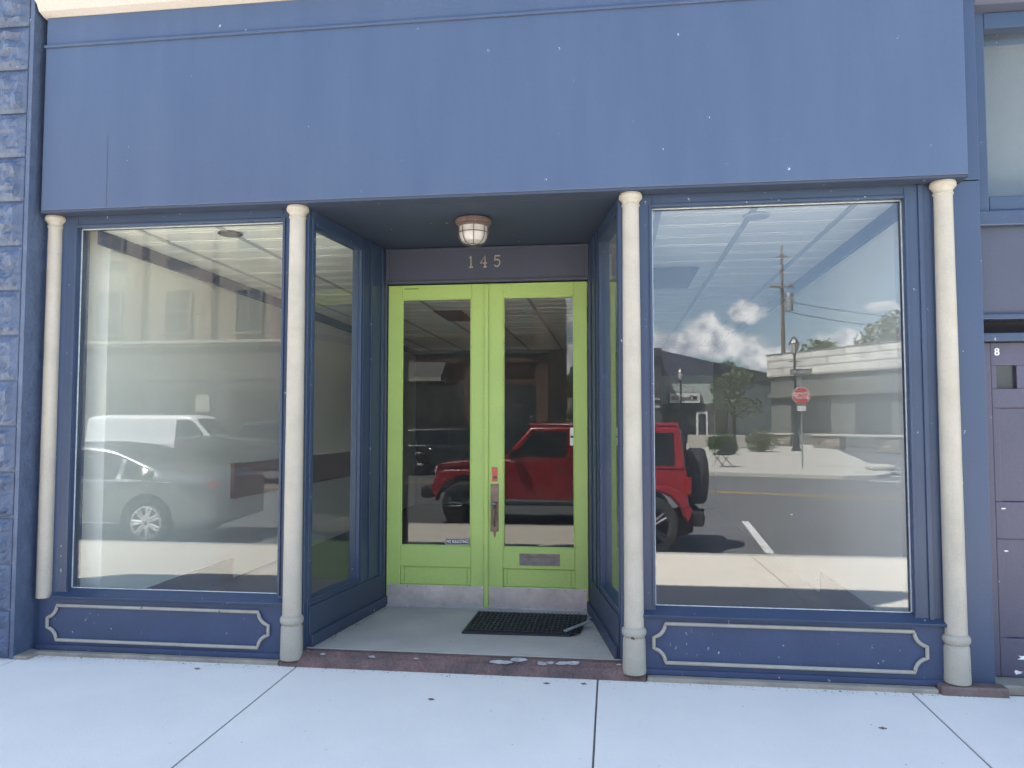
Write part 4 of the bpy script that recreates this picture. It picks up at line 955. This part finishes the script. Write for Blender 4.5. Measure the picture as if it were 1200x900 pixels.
# utility pole
UP=empty('utility_pole',(16,-70,0),'tall wooden utility pole with transformer rising behind the white parapet','utility pole')
b=MB(); b.lathe([(.26,-.2),(.20,9),(.12,18.5)],(16,-70,0),n=12); b.build('pole','poleW',UP,smooth=True)
b=MB(); b.lathe([(0,12.2),(.38,12.2),(.38,13.7),(.3,13.9),(0,13.9)],(16.6,-69.9,0),n=16); b.build('transformer','steel',UP,smooth=True)
b=MB(); b.box(14.9,17.0,-69.85,-69.72,14.4,14.55); b.box(15.3,16.6,-69.85,-69.72,17.3,17.42); b.build('cross_arm','poleW',UP)
b=MB()
for x in (15,15.4,16.7): b.lathe([(.05,14.55),(.09,14.65),(.05,14.85)],(x,-69.8,0),n=8)
b.build('insulator','rust',UP)
for i,(z0,z1) in enumerate(((13.2,9.6),(12.2,8.6))):
    pts=[]
    for k in range(17):
        t=k/16; pts.append((lerp(16.2,34,t),lerp(-70,-66,t),lerp(z0,z1+1.0,t)-2.2*4*t*(1-t)*.3))
    b=MB(); b.tube(pts,.035,5); o=b.build('power_line','black'); tag(o,['upper','lower'][i]+' of two sagging wires running right from the utility pole','wire')

# vegetation
def crown(b,blobs,n,leaf,rg):
    tot=sum(r[3]**3 for r in blobs)
    for (cx,cy,cz,r) in blobs:
        k=int(n*r**3/tot)
        for _ in range(k):
            while True:
                v=Vector((rg.uniform(-1,1),rg.uniform(-1,1),rg.uniform(-1,1)))
                if .25<v.length<1: break
            v=v*(v.length**-.35)*(.82+.25*rg.random())
            p=Vector((cx,cy,cz))+v*r
            a=Vector((rg.uniform(-1,1),rg.uniform(-1,1),rg.uniform(-.6,.6))).normalized()*leaf*(.6+.8*rg.random())
            c=a.cross(Vector((rg.uniform(-1,1),rg.uniform(-1,1),rg.uniform(-1,1)))).normalized()*leaf*.6
            b._add([p-a,p-c*.9,p+a,p+c],[(0,1,2,3)])
def tree(loc,h,spread,n,leaf,label,seed,mname='leaf',trunk=.15,low=.3,group=None,name='street_tree'):
    rg=random.Random(seed); root=empty(name,(0,0,0),label,'tree',group)
    b=MB(); th=h*low
    b.tube([(0,0,0),(.05,0,th*.5),(0,.05,th),(.1,0,h*.75)],[trunk,trunk*.8,trunk*.65,trunk*.2],8)
    blobs=[]
    for k in range(11):
        a=rg.random()*6.28; rr_=spread*(.25+.55*rg.random()); z=lerp(th*1.15,h*.9,rg.random())
        rr_*=(1-.55*abs((z-h*.55)/(h*.5)))
        p=(rr_*math.cos(a),rr_*math.sin(a),z); blobs.append((*p,spread*(.26+.22*rg.random())))
        b.tube([(0,0,lerp(th*.7,z,.35)),(p[0]*.5,p[1]*.5,lerp(th,z,.75)),p],[trunk*.45,trunk*.3,trunk*.1],5)
    blobs.append((0,0,h-spread*.3,spread*.35))
    b.build('trunk','bark',root,shift=False,smooth=True)
    b=MB(); crown(b,blobs,n,leaf,rg); b.build('crown',mname,root,shift=False)
    root.location=loc
tree((8.15,-49,-.12),5.7,2.0,1500,.12,'small street tree with a thin trunk in front of the title office',1,mname='leaf2',low=.38)
tree((27.5,-74,-.3),12.9,4.6,4200,.25,'large tree with pale open crown rising above the white parapet, rightmost',2,mname='leaf2',trunk=.3,group='trees beyond the parapet building',name='tall_tree')
tree((34.0,-78,-.3),13.2,5.2,3600,.25,'large tree at the far right beyond the parapet building',3,mname='leaf2',trunk=.3,group='trees beyond the parapet building',name='tall_tree')
tree((22.2,-84,-.3),11.2,4.,3000,.25,'darker lower tree left of the pale tree, just above the white parapet',4,trunk=.25,group='trees beyond the parapet building',name='tall_tree')
tree((14.6,-96,-.3),9.9,3.2,2000,.25,'dark round tree in the gap left of the white parapet',6,trunk=.25,name='tall_tree')
tree((-3.9,-73,-.3),8.0,1.6,1500,.16,'narrow dark tree beside the corrugated metal building',5,trunk=.15,name='tall_tree')
def shrub(loc,r,h,label,seed,mname):
    rg=random.Random(seed); root=empty('shrub',(0,0,0),label,'shrub','shrubs on the plaza')
    b=MB(); crown(b,[(rg.uniform(-.5,.5)*r,rg.uniform(-.5,.5)*r,h*.42+rg.uniform(-.1,.2)*h,r*.55) for _ in range(6)],1500,.075,rg); b.build('foliage',mname,root,shift=False)
    b=MB()
    for k in range(6):
        a=k*1.05; b.tube([(0,0,0),(.5*r*math.cos(a),.5*r*math.sin(a),h*.7)],.02,4)
    b.build('stem','bark',root,shift=False); root.location=loc
shrub((8.85,-42.5,-.12),1.15,1.3,'wide yellow-green shrub left of the street lamp base',21,'leaf2')
shrub((5.9,-38.5,-.12),.95,1.2,'dark shrub on the plaza behind the folding sign',22,'leaf')
shrub((6.9,-47,-.12),.8,.9,'low shrub between the small tree and the title office door',23,'leaf')
# low pale wall behind shrubs
b=MB(); b.box(5.4,9.4,-52.3,-51.9,-.12,.75); w0=b.build('low_wall','lime',bevel=.02); tag(w0,'low pale stone wall behind the plaza shrubs','wall')
# folding chair-like stand
def folding(loc):
    root=empty('folding_chair',(0,0,0),'dark folding chair standing on the plaza corner by the far kerb','chair')
    b=MB(); b.box(-.28,.28,-.24,.24,.46,.52); b.build('seat','black_rough',root,shift=False,bevel=.01)
    b=MB(); b.hexa([(-.28,-.24,.58),(.28,-.24,.58),(.28,-.20,.58),(-.28,-.20,.58),(-.28,-.36,1.0),(.28,-.36,1.0),(.28,-.32,1.0),(-.28,-.32,1.0)]); b.build('backrest','black_rough',root,shift=False,bevel=.01)
    for sx_ in (-1,1):
        for a,c in (((sx_*.26,.30,0),(sx_*.26,-.22,.62)),((sx_*.30,-.30,0),(sx_*.26,.2,.48))):
            b=MB(); b.tube([a,c],.016,6); b.build('leg','black_rough',root,shift=False)
    root.location=loc; root.rotation_euler.z=R(60)
folding((4.15,-25.4,-.12))
# kerb ramp boulder
b=MB(); b.prism([(9.0,-23.6),(9.9,-23.9),(10.0,-25.2),(9.2,-25.0)],-.119,.05); o=b.build('kerb_ramp_flare','lime',bevel=.05); struct(o)

# ------------------------------------------------------------------ sky, sun, camera
SD=Vector((-.45,.40,1)).normalized()
sun=bpy.data.lights.new('sun','SUN'); sun.energy=4.3; sun.angle=R(.53); sun.color=(1,.95,.87)
so=bpy.data.objects.new('sun',sun); C.objects.link(so); so.rotation_euler=(-SD).to_track_quat('-Z','Y').to_euler()
w=bpy.data.worlds.new('World'); S.world=w; w.use_nodes=True
nt=w.node_tree; N=nt.nodes; L=nt.links
bg=N['Background']; bg.inputs[1].default_value=.075
sk=N.new('ShaderNodeTexSky'); sk.sky_type='NISHITA'; sk.sun_disc=False
sk.sun_elevation=math.asin(SD.z); sk.sun_rotation=math.atan2(SD.x,SD.y); sk.air_density=1.0; sk.dust_density=1.0; sk.ozone_density=1.5; sk.altitude=200
tc=N.new('ShaderNodeTexCoord'); sep=N.new('ShaderNodeSeparateXYZ'); L.new(tc.outputs['Generated'],sep.inputs[0])
def mth(op,a,b_=None,c=None):
    n=N.new('ShaderNodeMath'); n.operation=op
    for i,v in enumerate((a,b_,c)):
        if v is None: continue
        if isinstance(v,(int,float)): n.inputs[i].default_value=v
        else: L.new(v,n.inputs[i])
    return n.outputs[0]
# azimuth/elevation style coordinates of the southern half of the sky
ny=mth('MAXIMUM',mth('MULTIPLY',sep.outputs[1],-1),.02)
U=mth('DIVIDE',sep.outputs[0],ny); V=mth('DIVIDE',sep.outputs[2],ny)
nz=N.new('ShaderNodeTexNoise'); nz.inputs['Scale'].default_value=26; nz.inputs['Detail'].default_value=6; nz.inputs['Roughness'].default_value=.58; L.new(tc.outputs['Generated'],nz.inputs['Vector'])
nz2=N.new('ShaderNodeTexNoise'); nz2.inputs['Scale'].default_value=3.2; nz2.inputs['Detail'].default_value=3; L.new(tc.outputs['Generated'],nz2.inputs['Vector'])
acc=None
for (u0,v0,su,sv) in ((.078,.105,.040,.022),(.118,.112,.042,.030),(.150,.098,.050,.022),(.20,.082,.05,.018),(.168,.142,.026,.014),(.285,.10,.035,.022),(.34,.145,.03,.009),(-.065,.145,.03,.03),(-.055,.085,.05,.03),(-.30,.2,.12,.05),(.55,.18,.1,.05),(.05,.095,.05,.03)):
    du=mth('DIVIDE',mth('SUBTRACT',U,u0),su); dv=mth('DIVIDE',mth('SUBTRACT',V,v0),sv)
    r2=mth('ADD',mth('MULTIPLY',du,du),mth('MULTIPLY',dv,dv)); g=mth('SUBTRACT',1,mth('SQRT',r2))
    acc=g if acc is None else mth('MAXIMUM',acc,g)
dens=mth('ADD',mth('MAXIMUM',acc,-1.2),mth('MULTIPLY',mth('SUBTRACT',nz.outputs['Fac'],.5),2.0))
mr=N.new('ShaderNodeMapRange'); mr.interpolation_type='SMOOTHSTEP'; mr.inputs[1].default_value=.0; mr.inputs[2].default_value=.45; L.new(dens,mr.inputs[0])
mr2=N.new('ShaderNodeMapRange'); mr2.interpolation_type='SMOOTHSTEP'; mr2.inputs[1].default_value=.52; mr2.inputs[2].default_value=.75; mr2.inputs[4].default_value=.55; L.new(nz2.outputs['Fac'],mr2.inputs[0])
# keep the loose cloud field away from the patch of clear sky, only above 25 degrees
hi=N.new('ShaderNodeMapRange'); hi.inputs[1].default_value=.35; hi.inputs[2].default_value=.6; L.new(sep.outputs[2],hi.inputs[0])
cl=mth('MAXIMUM',mr.outputs[0],mth('MULTIPLY',mr2.outputs[0],hi.outputs[0]))
mix=N.new('ShaderNodeMix'); mix.data_type='RGBA'; L.new(mth('MULTIPLY',cl,.9),mix.inputs[0]); L.new(sk.outputs[0],mix.inputs[6])
# cloud shade: lit tops, greyer undersides via offset noise
nz3=N.new('ShaderNodeTexNoise'); nz3.inputs['Scale'].default_value=45; nz3.inputs['Detail'].default_value=3
mp=N.new('ShaderNodeMapping'); mp.inputs['Location'].default_value=(0,0,-.02); L.new(tc.outputs['Generated'],mp.inputs[0]); L.new(mp.outputs[0],nz3.inputs['Vector'])
cm=N.new('ShaderNodeMix'); cm.data_type='RGBA'; cm.inputs[6].default_value=(5.0,5.4,6.2,1); cm.inputs[7].default_value=(12.5,12.3,12.0,1)
mr3=N.new('ShaderNodeMapRange'); mr3.inputs[1].default_value=.35; mr3.inputs[2].default_value=.62; L.new(nz3.outputs['Fac'],mr3.inputs[0]); L.new(mr3.outputs[0],cm.inputs[0])
L.new(cm.outputs[2],mix.inputs[7]); L.new(mix.outputs[2],bg.inputs[0])

cam=bpy.data.cameras.new('camera'); co=bpy.data.objects.new('camera',cam); C.objects.link(co); S.camera=co
cam.sensor_width=36; cam.lens=901/1200*36; cam.clip_end=2000; cam.clip_start=.05
co.location=(0,-4.8224,1.5)
co.rotation_euler=(R(90+3.0168),0,R(7.4527))
vs_=S.view_settings; vs_.view_transform='Standard'; vs_.look='None'; vs_.exposure=2.95; vs_.gamma=1; vs_.use_curve_mapping=False
S.render.engine='CYCLES'; S.cycles.max_bounces=8; S.cycles.diffuse_bounces=3; S.cycles.transparent_max_bounces=16; S.cycles.glossy_bounces=4
S.cycles.use_denoising=True
w.cycles.sampling_method='MANUAL'; w.cycles.sample_map_resolution=256
